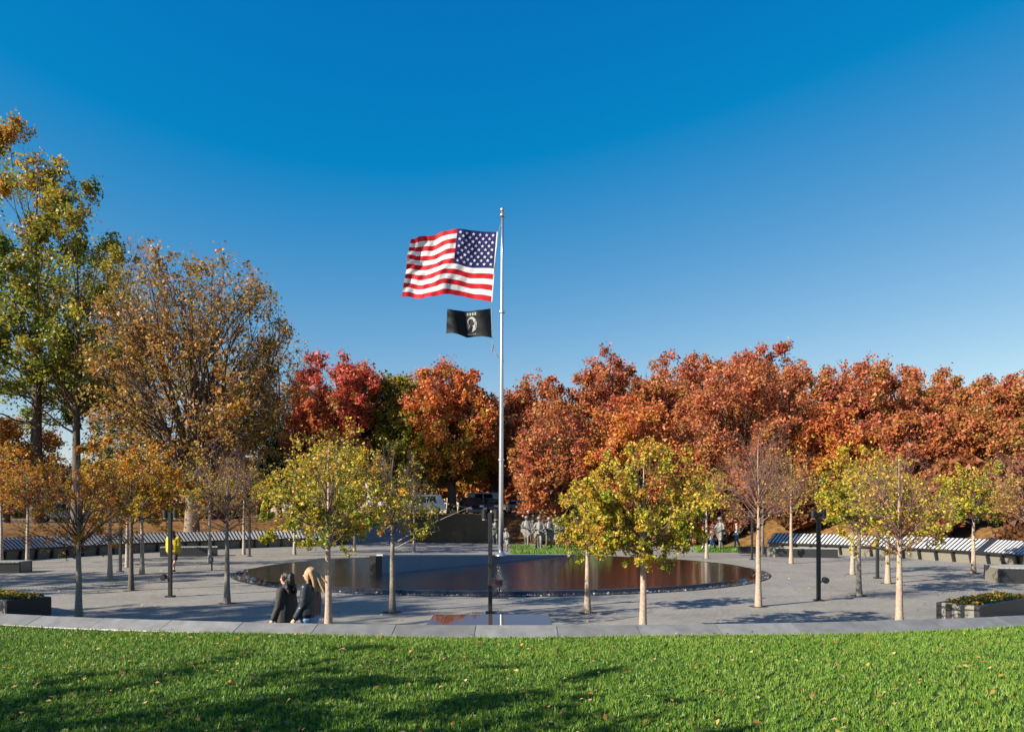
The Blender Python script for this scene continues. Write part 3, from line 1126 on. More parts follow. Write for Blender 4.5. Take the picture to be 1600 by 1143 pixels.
PAL = {
    'linden': [(0.09, 0.15, 0.014), (0.21, 0.26, 0.02), (0.44, 0.40, 0.04), (0.62, 0.43, 0.05), (0.55, 0.26, 0.045), (0.27, 0.12, 0.035)],
    'orange': [(0.20, 0.19, 0.02), (0.45, 0.30, 0.03), (0.55, 0.24, 0.02), (0.48, 0.13, 0.015), (0.26, 0.07, 0.018)],
    'rust': [(0.17, 0.15, 0.03), (0.34, 0.19, 0.04), (0.49, 0.178, 0.06), (0.47, 0.14, 0.063), (0.35, 0.09, 0.054)],
    'red': [(0.20, 0.19, 0.025), (0.45, 0.15, 0.045), (0.54, 0.12, 0.06), (0.46, 0.085, 0.055)],
    'fire': [(0.20, 0.22, 0.025), (0.50, 0.34, 0.035), (0.60, 0.24, 0.05), (0.55, 0.15, 0.05), (0.46, 0.13, 0.055)],
    'olive': [(0.08, 0.12, 0.016), (0.16, 0.18, 0.02), (0.27, 0.24, 0.025), (0.36, 0.22, 0.03)],
    'oak': [(0.08, 0.14, 0.016), (0.17, 0.22, 0.02), (0.32, 0.30, 0.03), (0.46, 0.31, 0.04), (0.44, 0.21, 0.045)],
    'amber': [(0.20, 0.17, 0.03), (0.40, 0.27, 0.05), (0.50, 0.27, 0.06), (0.45, 0.19, 0.055), (0.31, 0.12, 0.05)],
    'gold': [(0.17, 0.16, 0.028), (0.32, 0.22, 0.04), (0.42, 0.22, 0.045), (0.40, 0.17, 0.045), (0.24, 0.10, 0.035)],
    'thicket': [(0.14, 0.07, 0.03), (0.24, 0.09, 0.035), (0.32, 0.11, 0.04), (0.20, 0.055, 0.03), (0.12, 0.05, 0.03)],
    'dark_green': [(0.03, 0.06, 0.014), (0.055, 0.10, 0.016), (0.10, 0.14, 0.02), (0.16, 0.17, 0.025)],
}


def make_tree(name, label, x, y, z0, H, clear, R, leaves, size, pal, seed, group, cat='tree', bark='grey', twig='twig_brown',
              n1=26, n2=6, n3=5, n4=0, r0=0.07, asc=0.55, bow=0.05, emin=-0.5, lump=0.18, grad=0.0, profile=None, clumpvar=0.8,
              cshift=0.0, zc=None, l2=0.42, l3=0.5, fork=0, lean=(0, 0), jit=0.5, extra=None, offset=(0, 0), upright=0.15, flat=1.0, trim=1.05, pale=1.0, cvar=0.14, far=False, straight=False):
    rng = np.random.default_rng(seed)
    root = thing(name, label, cat, (x, y, z0), group=group)
    zc = (clear + (H - clear) * 0.45) if zc is None else zc
    ctr = np.array([offset[0], offset[1], zc])
    # trunk
    K = 10
    t = np.linspace(0, 1, K)
    top = H * (0.9 if not fork else 0.62)
    tp = np.stack([lean[0] * t + rng.normal(0, 0.012 * H * 0.3, K) * t, lean[1] * t + rng.normal(0, 0.012 * H * 0.3, K) * t, top * t], -1)
    tr = r0 * (1 - t) ** 0.95 * 0.96 + r0 * 0.05
    tr[0] *= 1.25
    def trunk_at(z):
        f = np.clip(z / top, 0, 1)
        return np.stack([np.interp(f, t, tp[:, 0]), np.interp(f, t, tp[:, 1]), np.minimum(z, top)], -1), np.interp(f, t, tr)
    acc = Acc()
    fine = np.linspace(0, 1, 15)
    tpf = np.stack([np.interp(fine, t, tp[:, i]) for i in range(3)], -1)
    acc.add(tubes(tpf[None], np.interp(fine, t, tr)[None], 9))
    # level 1
    i = np.arange(n1) + 0.5
    el = emin + (1 - emin) * i / n1          # sin of elevation
    el = np.clip(el + rng.normal(0, 0.05, n1), -0.95, 0.99)
    az = i * 2.399963 + rng.normal(0, 0.35, n1)
    ch = np.sqrt(1 - el ** 2)
    d = np.stack([ch * np.cos(az), ch * np.sin(az), el], -1)
    axes = np.where(d[:, 2:3] > 0, np.array([R, R * flat, H - zc]), np.array([R, R * flat, max(0.1, zc - clear * 0.92)]))
    lum = 1 + lump * rng.normal(0, 1, (n1, 1)).clip(-1.6, 1.3)
    end = ctr + d * axes * lum * 0.84
    frac = np.clip((end[:, 2] - clear) / (H - clear), 0, 1)
    zs = clear + (top * 0.93 - clear) * np.clip(frac * asc + rng.normal(0, 0.03, n1), 0, 1)
    p0, rr = trunk_at(zs)
    vec = end - p0
    ln = np.linalg.norm(vec, axis=1)
    p1 = p0 + vec * 0.45 + np.array([0, 0, 1.0]) * (bow * ln)[:, None] + rng.normal(0, 0.05, (n1, 3)) * ln[:, None]
    K1 = 7
    B1 = bez(p0, p1, end, K1)
    B1[:, 1:-1] += rng.normal(0, 0.012, (n1, K1 - 2, 3)) * ln[:, None, None]
    w = np.linspace(1, 0.12, K1)
    r1 = np.minimum(rr * 0.5, r0 * 0.42) * np.clip(ln / (R + H - clear) * 2.2, 0.4, 1.0)
    

    def inside(p):
        rel = p - ctr
        ax = np.where(rel[:, 2:3] > 0, np.array([R, R * flat, H - zc]), np.array([R, R * flat, max(0.1, zc - clear * 0.9)]))
        e = np.linalg.norm(rel / ax, axis=1, keepdims=True)
        return np.where(e > trim, ctr + rel / e * trim, p)

    def level(Bp, rp, lp, n, lf, K, sides, tmin, spread):
        N = len(Bp)
        par = np.repeat(np.arange(N), n)
        tt = tmin + (1 - tmin) * rng.random(N * n) ** 0.8
        f = tt * (Bp.shape[1] - 1)
        k = np.minimum(f.astype(int), Bp.shape[1] - 2)
        fr = (f - k)[:, None]
        a, b = Bp[par, k], Bp[par, k + 1]
        s = a + (b - a) * fr
        tan = unit(b - a)
        dr = unit(tan * 0.7 + unit(rng.normal(0, 1, (N * n, 3))) * spread + unit(s - ctr) * 0.25 + np.array([0, 0, upright]))
        L = lf * lp[par] * (0.6 + 0.8 * rng.random(N * n)) * (1.15 - 0.6 * tt)
        e = inside(s + dr * L[:, None])
        m = (s + e) / 2 + rng.normal(0, 0.07, (N * n, 3)) * L[:, None] + np.array([0, 0, 0.06]) * L[:, None]
        Bc = bez(s, m, e, K)
        L = np.linalg.norm(e - s, axis=1)
        rc = rp[par] * (1 - 0.75 * tt) * 0.6
        return Bc, rc, L, par, sides

    B2, r2, L2, par2, _ = level(B1, r1, ln, n2, l2, 5, 4, 0.25, 0.85)
    tw = Acc()
    tw.add(tubes(B1, r1[:, None] * w[None], 5))
    r2 = np.maximum(r2, 0.0028 * size / 0.06)
    st2 = 2 if (far or straight) else 1
    tw.add(tubes(B2[:, ::st2], (r2[:, None] * np.linspace(1, 0.25, 5)[None])[:, ::st2], 3))
    thin = far or straight
    K3 = 2 if thin else 3
    B3, r3, L3, par3, _ = level(B2, r2, L2, n3, l3, 3, 3, 0.2, 0.9)
    rmin = min(0.0022 * size / 0.06, 0.010)
    r3 = np.maximum(r3, rmin)
    tw.add(tubes(B3[:, ::2] if thin else B3, r3[:, None] * np.linspace(1, 0.35, K3)[None], 3))
    last, clump = B3, par3
    if n4:
        B4, r4, L4, par4, _ = level(B3, r3, L3, n4, 0.6, 3, 3, 0.2, 0.8)
        r4 = np.maximum(r4, rmin * 0.8)
        tw.add(tubes(B4, r4[:, None] * np.linspace(1, 0.4, 3)[None], 3))
        last, clump = B4, par3[par4]
    if extra:
        for (e0, e1, e2, er, cnt) in extra:
            Bx = bez(np.array([e0]), np.array([e1]), np.array([e2]), 9)
            acc.add(tubes(Bx, (er * np.linspace(1, 0.2, 9))[None], 6))
            Bl, rl, Ll, pl, _ = level(Bx, np.array([er]), np.array([np.linalg.norm(np.array(e2) - np.array(e0))]), cnt, 0.28, 3, 3, 0.35, 0.9)
            Bl = Bl - 0
            tw.add(tubes(Bl, np.maximum(rl, rmin)[:, None] * np.linspace(1, 0.4, 3)[None], 3))
            last = np.concatenate([last] + [Bl] * 3); clump = np.concatenate([clump] + [np.full(len(Bl), 0)] * 3)
    link('trunk', acc.mesh('trunk'), BARKS[bark], root)
    link('branches', tw.mesh('branches'), BARKS[twig], root)
    # leaves
    nc = len(B2)
    zmid = last[:, -1, 2]
    zf = np.clip((zmid - clear) / (H - clear), 0, 1)
    wt = np.exp(clumpvar * rng.normal(0, 1, nc))[clump]
    if profile is not None:
        wt = wt * np.interp(zf, [p[0] for p in profile], [p[1] for p in profile])
    wt = wt / wt.sum()
    pick = rng.choice(len(last), leaves, p=wt)
    tt = 0.15 + 0.95 * rng.random(leaves)
    base = last[pick]
    k = np.clip((tt * 2).astype(int), 0, 1)
    fr = (tt * 2 - k)[:, None]
    idx = np.arange(leaves)
    C = base[idx, k] + (base[idx, k + 1] - base[idx, k]) * fr + rng.normal(0, size * jit, (leaves, 3))
    A = unit(rng.normal(0, 1, (leaves, 3)) + np.array([0, 0, -0.35]))
    N = unit(rng.normal(0, 1, (leaves, 3)) + np.array([0, 0, 0.5]) + 0.35 * unit(C - ctr))
    Bx = unit(np.cross(A, N))
    L = size * np.exp(rng.normal(0, 0.25, leaves))
    V, Fc = leaf_tris(C, A, Bx, L, L * 0.85) if far else leaf_quads(C, A, Bx, L, L * 0.78, 0.22)
    pa = np.array(PAL[pal])
    zfl = np.clip((C[:, 2] - clear) / (H - clear), 0, 1)
    u = 0.5 + cshift + grad * (zfl - 0.5) + cvar * rng.normal(0, 1, nc)[clump[pick]] + 0.17 * rng.normal(0, 1, leaves)
    u = np.clip(u, 0, 0.999) * (len(pa) - 1)
    ki = u.astype(int)
    c = pa[ki] + (pa[ki + 1] - pa[ki]) * (u - ki)[:, None]
    c = c * (0.72 + 0.5 * rng.random(leaves))[:, None] * pale
    link('crown', mesh_np('crown', V, Fc, np.repeat(c, 3 if far else 4, axis=0)), LEAF, root)
    return root


PG = 'young trees planted in the plaza'


def plaza_tree(label, px, py, top_py, width, leaves, pal, seed, **kw):
    X, Y = px_ground(px, py)
    s = F / Y
    H = (py - top_py) / s
    R = width / s / 2
    clear = kw.pop('clear', 0.36) * H if kw.get('clear_m') is None else kw.pop('clear_m')
    kw.setdefault('size', 0.056 if Y < 22 else 0.072)
    leaves = int(leaves * 2.7)
    kw.setdefault('r0', 0.085 if Y < 25 else 0.095)
    kw.setdefault('n1', 28); kw.setdefault('n2', 7); kw.setdefault('n3', 5)
    kw.setdefault('asc', 0.5)
    size = kw.pop('size')
    kw['straight'] = True
    kw.setdefault('lump', 0.24)
    make_tree('plaza_tree', label, X, Y, 0.0, H, clear, R, leaves, size, pal, seed, PG, **kw)
    disc('tree_pit', X, Y, 0.26, 0.26, 0.004, M_soil, 24)


LOW = [(0, 1), (0.35, 1), (0.6, 0.35), (0.8, 0.12), (1, 0.05)]
BARE = [(0, 1), (0.25, 0.8), (0.5, 0.2), (1, 0.08)]
FULL = [(0, 1.15), (0.4, 1.1), (0.7, 0.8), (1, 0.55)]
plaza_tree('dense yellow green tree with a wide rounded crown in the middle of the plaza', 1005, 1000, 682, 222, 9500, 'linden', 101, bark='tan', profile=FULL, grad=0.3, cshift=0.01, emin=-0.8, n1=40, clear=0.375, lump=0.15, bow=0.0)
plaza_tree('yellow and amber tree with open twiggy top, beside the two women', 513, 990, 652, 225, 4300, 'linden', 102, bark='tan', profile=[(0, 1), (0.4, 1), (0.65, 0.45), (1, 0.22)], grad=0.35, cshift=-0.03, emin=-0.7, n1=38, n3=6, clear=0.34, clumpvar=1.0)
plaza_tree('sparse tree with one long side bough, in front of the pool', 613, 956, 690, 120, 850, 'linden', 103, bark='grey', profile=[(0, 1), (0.3, 0.8), (0.5, 0.12), (1, 0.03)], cshift=-0.02, emin=-0.2, n1=34, n3=7, clear=0.36,
           extra=[((0, 0, 1.75), (0.7, 0.0, 2.2), (2.05, 0.1, 2.75), 0.028, 16), ((0, 0, 1.6), (0.5, -0.1, 1.95), (1.3, -0.3, 2.15), 0.022, 22)])
plaza_tree('yellow green tree with a slim trunk overlapped by the dense rounded tree', 918, 957, 745, 105, 3200, 'linden', 104, bark='tan', profile=FULL, grad=0.2, cshift=-0.05)
plaza_tree('dark trunked nearly bare tree with few orange leaves, beyond the square planter', 123, 968, 690, 185, 1000, 'orange', 105, bark='grey', profile=[(0, 0.8), (1, 0.6)], n1=40, n2=7, n3=7, emin=-0.6, clear=0.30, clumpvar=1.1)
plaza_tree('orange leaved tree with a full crown near the yellow jacketed walker', 205, 922, 680, 170, 5200, 'orange', 106, bark='dark', profile=[(0, 1), (1, 0.7)], cshift=-0.12, n1=34, grad=0.2)
plaza_tree('bare purplish tree with upright twigs at the pool\'s curved end', 355, 942, 688, 140, 260, 'amber', 107, bark='grey', twig='twig_red', profile=BARE, n1=44, n2=8, n3=8, clear=0.38, asc=0.6)
plaza_tree('slim orange tree close in front of the shaded memorial wall', 43, 888, 700, 110, 2400, 'orange', 108, bark='pale', profile=[(0, 1), (1, 0.5)], n3=6, cshift=-0.05)
plaza_tree('tan trunked orange tree between the bare tree and the first lamp post', 172, 905, 695, 125, 2600, 'orange', 109, bark='tan', profile=FULL, cshift=-0.1)
plaza_tree('orange tree with straight pale trunk just behind the full orange tree', 222, 897, 700, 110, 2400, 'orange', 110, bark='pale', profile=FULL, cshift=-0.1)
plaza_tree('smaller orange tree farther back, trunk half hidden by the full orange tree', 199, 886, 715, 85, 1500, 'orange', 111, bark='pale', profile=FULL)
plaza_tree('amber tree with pale trunk behind the small floodlight', 328, 880, 700, 105, 2300, 'linden', 112, bark='pale', profile=LOW, cshift=0.1, grad=0.3)
plaza_tree('thin amber tree against the memorial wall behind the bare purplish tree', 381, 866, 705, 90, 1500, 'linden', 113, bark='pale', profile=LOW, cshift=0.05, grad=0.3)
plaza_tree('thin yellow tree at the far rim of the pool', 460, 866, 720, 80, 1400, 'linden', 114, bark='pale', profile=FULL, cshift=-0.05)
plaza_tree('small amber tree on the forecourt behind the granite wedge', 647, 863, 735, 75, 500, 'linden', 115, bark='pale', profile=LOW)
plaza_tree('tall bare reddish tree with fine upright branches at the pool\'s end near the strollers', 1185, 947, 655, 135, 190, 'amber', 116, bark='tan', twig='twig_tan', profile=BARE, n1=46, n2=8, n3=8, clear=0.36, asc=0.55)
plaza_tree('small yellow tree whose pale trunk stands beside the striding visitor', 1104, 872, 730, 90, 1800, 'linden', 117, bark='pale', profile=FULL, cshift=0.05)
plaza_tree('thin bare tree right behind the tall bare reddish tree', 1192, 865, 700, 80, 160, 'amber', 118, bark='pale', twig='twig_red', profile=BARE, n1=36, n3=7)
plaza_tree('sparse amber tree with pinkish twigs in front of the long low bench', 1236, 880, 690, 105, 750, 'linden', 119, bark='tan', twig='twig_tan', profile=[(0, 1), (0.6, 0.5), (1, 0.3)], cshift=0.14, n1=36, n3=7)
plaza_tree('yellow tree with a broad crown behind the lamp post on the sunlit side', 1342, 930, 697, 165, 4200, 'linden', 120, bark='grey', profile=FULL, grad=0.3, cshift=-0.05)
plaza_tree('yellow tree with pale trunk just behind the broad yellow tree', 1332, 897, 715, 100, 2000, 'linden', 121, bark='pale', profile=FULL, cshift=0.0)
plaza_tree('thin trunked yellow tree between two sunlit lamp posts', 1387, 911, 705, 110, 2200, 'linden', 122, bark='tan', profile=FULL, cshift=0.05, grad=0.2)
plaza_tree('half bare tree with thick pale trunk and yellow lower leaves near the corner planter', 1405, 990, 688, 170, 950, 'linden', 123, bark='tan', twig='twig_tan', profile=LOW, cshift=-0.02, n1=42, n2=7, n3=7, clear=0.34, grad=0.2)
plaza_tree('compact yellow green tree standing before the sunlit memorial wall', 1521, 895, 718, 135, 4600, 'linden', 124, bark='tan', profile=FULL, grad=0.3, cshift=-0.12, n1=34)
plaza_tree('bare edged tree with reddish twigs cut by the picture edge behind the dark planter', 1604, 905, 690, 140, 600, 'amber', 125, bark='pale', twig='twig_tan', profile=LOW, n1=40, n3=7)
plaza_tree('orange tree cut by the picture edge at the shaded memorial wall', 2, 880, 690, 120, 2600, 'orange', 126, bark='pale', profile=FULL)

for _k, (_x, _y, _h, _r) in enumerate(((-15.6, 15.4, 4.6, 1.7), (-20.5, 21.0, 4.8, 1.8), (-25.0, 26.5, 5.0, 1.8))):
    make_tree('plaza_tree', ('orange tree nearest the lawn, left of the picture', 'orange tree second from the lawn, left of the picture', 'orange tree by the shaded bench, left of the picture')[_k], _x, _y, 0, _h, 1.6, _r, 5000, 0.09, 'orange', 401 + _k, PG, n1=26, n2=6, n3=3, r0=0.085, bark='tan')

for _k, (_x, _y, _h, _r) in enumerate(((-11.2, 44.2, 6.6, 2.5), (-10.6, 49.0, 6.8, 2.6))):  # two unseen trees added to cast shade over the forecourt
    make_tree('plaza_tree', ('added yellow tree hidden behind the amber tree, casting the forecourt shade', 'second added yellow tree behind the amber tree, shading the forecourt by the dark wall')[_k], _x, _y, 0, _h, 1.9, _r, 13000, 0.10, 'linden', 411 + _k, PG, n1=28, n2=7, n3=5, r0=0.09, bark='tan')

# big trees beyond the plaza
BG = 'large trees beyond the plaza'


def big_tree(label, px, Y, top_py, width, leaves, pal, seed, size=0.34, clear=0.18, zlow=None, **kw):
    X = (px - 800) / F * Y
    z0 = float(terrain_h(X, Y)) - 0.05
    H = CAM_H + (800 - top_py) / F * Y - z0
    R = width / F * Y / 2
    kw.setdefault('n1', 40); kw.setdefault('n2', 8); kw.setdefault('n3', 5)
    kw.setdefault('r0', 0.03 * H)
    kw.setdefault('bark', 'dark')
    kw.setdefault('asc', 0.45)
    kw.setdefault('emin', -0.6)
    kw.setdefault('lump', 0.12)
    kw.setdefault('jit', 1.1)
    leaves = int(leaves * 3.5)
    size = size * 0.70
    kw['far'] = True
    make_tree('tree', label, X, Y, z0, H, clear * H, R, leaves, size, pal, seed, BG, **kw)


RG = dict(twig='twig_brown', clear=0.10, n1=72, n2=5, n3=3, l2=0.30, lump=0.04, size=0.325, clumpvar=0.5, cvar=0.19)
big_tree('tall yellow green oak with dark forked trunk, the tallest tree', 58, 63, 204, 345, 14500, 'oak', 201, size=0.34, clear=0.2, n1=46, n2=7, n3=5, r0=0.55, grad=0.5, cshift=-0.13, clumpvar=0.9, lump=0.22, emin=-0.75, asc=0.7, offset=(-1.5, 0), zc=17, bow=-0.04, cvar=0.2)
big_tree('green leaning tree with dark crooked limbs under the tall oak', 120, 60, 345, 210, 4200, 'oak', 202, size=0.29, clear=0.25, n1=26, n2=8, n3=6, r0=0.4, cshift=-0.1, clumpvar=1.2, lump=0.35, emin=-0.3, bow=-0.06)
big_tree('wide orange brown vase shaped tree with thin arching branches', 300, 53.5, 388, 305, 6200, 'gold', 203, size=0.28, clear=0.13, n1=44, n2=9, n3=6, r0=0.5, asc=0.18, bow=0.04, lump=0.13, emin=-0.15, bark='brown', clumpvar=0.9, zc=10, l2=0.5, upright=0.3, offset=(0.5, 0), cshift=-0.1)
big_tree('thin bare topped brown tree between the oak and the vase shaped tree', 205, 74, 372, 130, 2600, 'amber', 204, size=0.28, n1=34, n2=9, n3=8, r0=0.35, asc=0.5, bark='brown', clumpvar=1.0, upright=0.4)
big_tree('low arching branched tree with nearly bare crown behind the red maple', 435, 82, 520, 175, 2200, 'amber', 205, size=0.28, n1=34, n2=9, n3=7, r0=0.35, asc=0.25, bark='brown', upright=0.25)
big_tree('dark green bushy tree under the vase shaped tree', 215, 62, 600, 150, 3000, 'dark_green', 206, size=0.27, clear=0.1, n1=30, r0=0.25, cshift=0.1)
big_tree('dark evergreen bushy tree at the foot of the red maple', 420, 76, 640, 100, 4500, 'dark_green', 207, size=0.27, clear=0.06, n1=30, r0=0.2)
big_tree('golden brown tree low under the vase branches', 330, 66, 660, 120, 4000, 'amber', 208, size=0.3, clear=0.1, n1=30, r0=0.2)
big_tree('deep red maple with a domed crown, the reddest tree', 530, 70, 541, 195, 14500, 'red', 209, grad=0.5, cshift=0.08, **RG)
big_tree('olive green tree squeezed between the red maple and the orange maple', 616, 72, 578, 150, 10500, 'olive', 210, grad=0.2, cshift=0.0, **RG)
big_tree('orange red maple with yellow lower boughs beside the flagpole', 706, 69, 556, 165, 14500, 'fire', 211, grad=0.75, cshift=0.12, **RG)
big_tree('rust red tree directly behind the flagpole\'s lower half', 835, 72, 583, 130, 10500, 'rust', 212, cshift=0.1, **RG)
big_tree('bright rust tree with the broad flat topped crown past the flagpole', 950, 74, 549, 195, 15000, 'rust', 213, cshift=0.12, grad=0.2, **RG)
big_tree('rust orange tree whose top merges with the tallest rust tree', 1085, 78, 543, 150, 12000, 'rust', 214, cshift=0.05, grad=0.3, **RG)
big_tree('tallest rust red tree with olive patches on the shaded side', 1190, 76, 534, 170, 14500, 'rust', 215, cshift=0.0, grad=0.5, **RG)
big_tree('pale branched reddish tree with visible upright limbs amid the rust trees', 1165, 64, 573, 215, 9000, 'rust', 216, size=0.28, clear=0.14, bark='pale', twig='twig_tan', n1=50, n2=9, n3=7, asc=0.2, cshift=0.15, upright=0.35, profile=[(0, 0.5), (0.5, 0.5), (0.75, 1), (1, 1.2)], zc=7.5)
big_tree('domed rust red tree with olive flecks behind the sunlit lamp post', 1345, 74, 553, 165, 14500, 'rust', 217, cshift=0.05, grad=0.45, **RG)
big_tree('lower rust brown tree filling the dip in the tree line', 1458, 78, 575, 130, 11000, 'rust', 218, cshift=0.0, grad=0.3, **RG)
big_tree('rust pink tree cut by the picture edge', 1580, 70, 576, 165, 15000, 'rust', 219, cshift=0.15, **RG)
for _i, (_px, _y, _top, _w, _lab) in enumerate(((775, 92, 604, 140, 'farther rust tree seen through the gap behind the flagpole'), (1010, 92, 556, 190, 'farther rust tree showing between two broad rust crowns'),
        (1268, 92, 562, 180, 'farther rust tree filling the notch beside the tallest rust tree'), (1405, 92, 566, 180, 'farther rust tree peeking over the domed rust crown'),
        (1515, 92, 580, 180, 'farther rust tree low in the tree line near the picture edge'), (655, 92, 582, 120, 'farther rust tree between the olive tree and the orange maple'))):
    big_tree(_lab, _px, _y, _top, _w, 6500, 'rust', 240 + _i, cshift=0.05, twig='twig_brown', clear=0.1, n1=50, n2=4, n3=3, l2=0.3, lump=0.08, size=0.42)
big_tree('low orange tree with flame coloured leaves behind the dense rounded tree', 985, 60, 625, 190, 11500, 'fire', 220, size=0.29, grad=0.3, cshift=0.15, twig='twig_brown', clear=0.1)
big_tree('twiggy pinkish tree right of the flagpole foot, behind the soldier statues', 868, 60, 628, 135, 6500, 'rust', 221, size=0.28, clear=0.12, bark='pale', twig='twig_tan', n2=9, n3=7, asc=0.25, upright=0.3, cshift=0.1)
big_tree('low rust tree behind the half bare plaza tree', 1420, 61, 640, 170, 11000, 'rust', 222, size=0.29, cshift=0.1, clear=0.08, twig='twig_brown')
big_tree('low rust tree with golden lower leaves behind the sparse amber tree', 1290, 62, 640, 130, 9000, 'fire', 223, size=0.29, cshift=0.12, grad=0.3, clear=0.08, twig='twig_brown')
big_tree('rounded rust tree with yellow flecks behind the compact yellow green tree', 1530, 61, 640, 160, 10500, 'rust', 224, size=0.29, cshift=-0.02, clear=0.08, twig='twig_brown')
big_tree('low orange brown tree at the picture edge behind the shaded wall', 10, 64, 655, 170, 8500, 'amber', 225, size=0.3, clear=0.1, cshift=0.05)
big_tree('dark olive tree shading the polished wall and the path', 655, 70, 640, 150, 9500, 'olive', 226, size=0.32, clear=0.18, cshift=0.15, grad=-0.2)
big_tree('small rust tree low behind the strolling visitors', 1090, 59, 690, 170, 9000, 'rust', 227, size=0.28, clear=0.06, cshift=0.05)

# trees beside the camera, whose shade falls across the lawn
make_tree('tree', 'broad orange tree beside the lawn, outside the picture', -9.6, 2.3, 0.8, 6.2, 2.4, 3.0, 1900, 0.13, 'orange', 301, BG, n1=26, n2=5, n3=3, r0=0.18, bark='brown', straight=True)
make_tree('tree', 'slender orange tree close behind the viewpoint, outside the picture', -6.0, 2.2, 0.8, 4.6, 1.9, 1.9, 800, 0.13, 'orange', 302, BG, n1=26, n2=6, n3=4, r0=0.15, bark='brown')


for _k, (_x, _y, _z, _h, _r, _lab) in enumerate(((-25.5, 7.5, 0.9, 16.0, 3.6, 'tall amber tree standing on the lawn, outside the picture'), (-34.0, 18.0, 0.0, 14.0, 3.4, 'tall amber tree beyond the bench, outside the picture'))):
    make_tree('tree', _lab, _x, _y, _z - 0.05, _h, 5.5, _r, 7500, 0.2, 'amber', 311 + _k, BG, n1=34, n2=6, n3=3, r0=0.25, bark='brown', far=True, lump=0.3)


# far wood and low undergrowth: read as one mass
def foliage_mass(name, boxes, count, size, pal, seed):
    rng = np.random.default_rng(seed)
    Cs, cl = [], []
    for (x0, x1, y0, y1, zt, share) in boxes:
        k = int(count * share)
        nb = max(4, int((x1 - x0) * 0.6))
        bc = np.stack([rng.uniform(x0, x1, nb), rng.uniform(y0, y1, nb), rng.uniform(0.25, 0.75, nb) * zt], -1)
        which = rng.integers(0, nb, k)
        sp = np.array([2.2, 1.6, zt * 0.28])
        p = bc[which] + unit(rng.normal(0, 1, (k, 3))) * sp * (0.6 + 0.5 * rng.random((k, 1)))
        g = terrain_h(p[:, 0], p[:, 1])
        p[:, 2] = np.maximum(p[:, 2], 0.1) + g
        Cs.append(p); cl.append(np.clip(0.5 + 0.3 * rng.normal(0, 1, nb), 0, 1)[which])
    C = np.concatenate(Cs); u = np.concatenate(cl)
    n = len(C)
    A = unit(rng.normal(0, 1, (n, 3))); B = unit(np.cross(A, rng.normal(0, 1, (n, 3)) + np.array([0, 0, 0.6])))
    L = size * np.exp(rng.normal(0, 0.3, n))
    V, Fc = leaf_tris(C, A, B, L, L * 0.8)
    pa = np.array(PAL[pal]); uu = np.clip(u + 0.15 * rng.normal(0, 1, n), 0, 0.999) * (len(pa) - 1)
    k = uu.astype(int)
    c = (pa[k] + (pa[k + 1] - pa[k]) * (uu - k)[:, None]) * (0.65 + 0.5 * rng.random(n))[:, None]
    link(name, mesh_np(name, V, Fc, np.repeat(c, 3, axis=0)), LEAF, kind='stuff')


foliage_mass('far_woods', [(-130, 0, 105, 130, 9.5, 0.5), (-10, 110, 105, 130, 13, 0.5)], 42000, 1.05, 'amber', 31)
foliage_mass('undergrowth', [(1.8, 17, 56, 59, 2.4, 0.2), (3, 22, 60, 63, 3.8, 0.2), (19.5, 28, 49.5, 56, 3.6, 0.26), (26, 40, 43, 53, 4.2, 0.18), (25.2, 29, 44, 49, 2.6, 0.10), (26.6, 31, 38, 44, 2.6, 0.12), (26.8, 31, 31, 38, 2.6, 0.08), (-60, -14, 82, 88, 3.5, 0.12)], 100000, 0.36, 'thicket', 32)


# ------------------------------------------------------------------ lamp posts
def lamp_post(label, px, py, flood=0, heads=True):
    X, Y = px_ground(px, py)
    root = thing('lamp_post', label, 'lamp post', (X, Y, 0), group='black lamp posts on the plaza')
    mb = MB(); mb.box((0, 0, 1.3), (0.105, 0.105, 2.6)); mb.build('post', M_metal_black, root, bevel=0.012)
    mb = MB(); mb.box((0, 0, 0.02), (0.24, 0.24, 0.04)); mb.build('base_plate', M_metal_black, root)
    for s in (-1, 1):
        mb = MB(); mb.tube([(s * 0.155, 0, 2.42), (s * 0.155, 0, 2.44), (s * 0.155, 0, 2.66), (s * 0.155, 0, 2.68)], [0.055, 0.068, 0.068, 0.045], 12)
        h = mb.build('lamp_head', M_metal_black, root, smooth=False)
        mb = MB(); mb.tube([(s * 0.155, 0, 2.405), (s * 0.155, 0, 2.419)], 0.055, 12)
        mb.build('lens', mat('lamp_lens', (0.5, 0.5, 0.46), 0.2), h)
        mb = MB(); mb.box((s * 0.073, 0, 2.55), (0.03, 0.05, 0.05)); mb.build('bracket', M_metal_black, root)
    if flood:
        mb = MB()
        mb.tube([(flood * 0.064, 0, 0.55), (flood * 0.15, 0, 0.58)], 0.02, 8)
        a = mb.build('arm', M_metal_black, root)
        mb = MB(); mb.tube([(flood * 0.19, 0.08, 0.62), (flood * 0.19, 0.05, 0.62), (flood * 0.19, -0.09, 0.6), (flood * 0.19, -0.12, 0.6)], [0.05, 0.085, 0.095, 0.08], 12)
        mb.build('floodlight', M_metal_black, root)
    return root


lamp_post('black lamp post in front of the yellow jacketed walker', 266, 932, -1)
lamp_post('black lamp post beside the reading plaque at the pool\'s front', 766, 957)
lamp_post('black lamp post with low floodlight between the two amber trees in the sun', 1279, 938, 1)
lamp_post('black lamp post among the orange trees before the shaded wall', 188, 893)
lamp_post('black lamp post beside the thick pale trunk of the half bare tree', 1371, 903, 0)
lamp_post('black lamp post behind the bare purplish tree at the pool', 390, 869)
lamp_post('black lamp post next to the low black wall and strollers', 1175, 874)


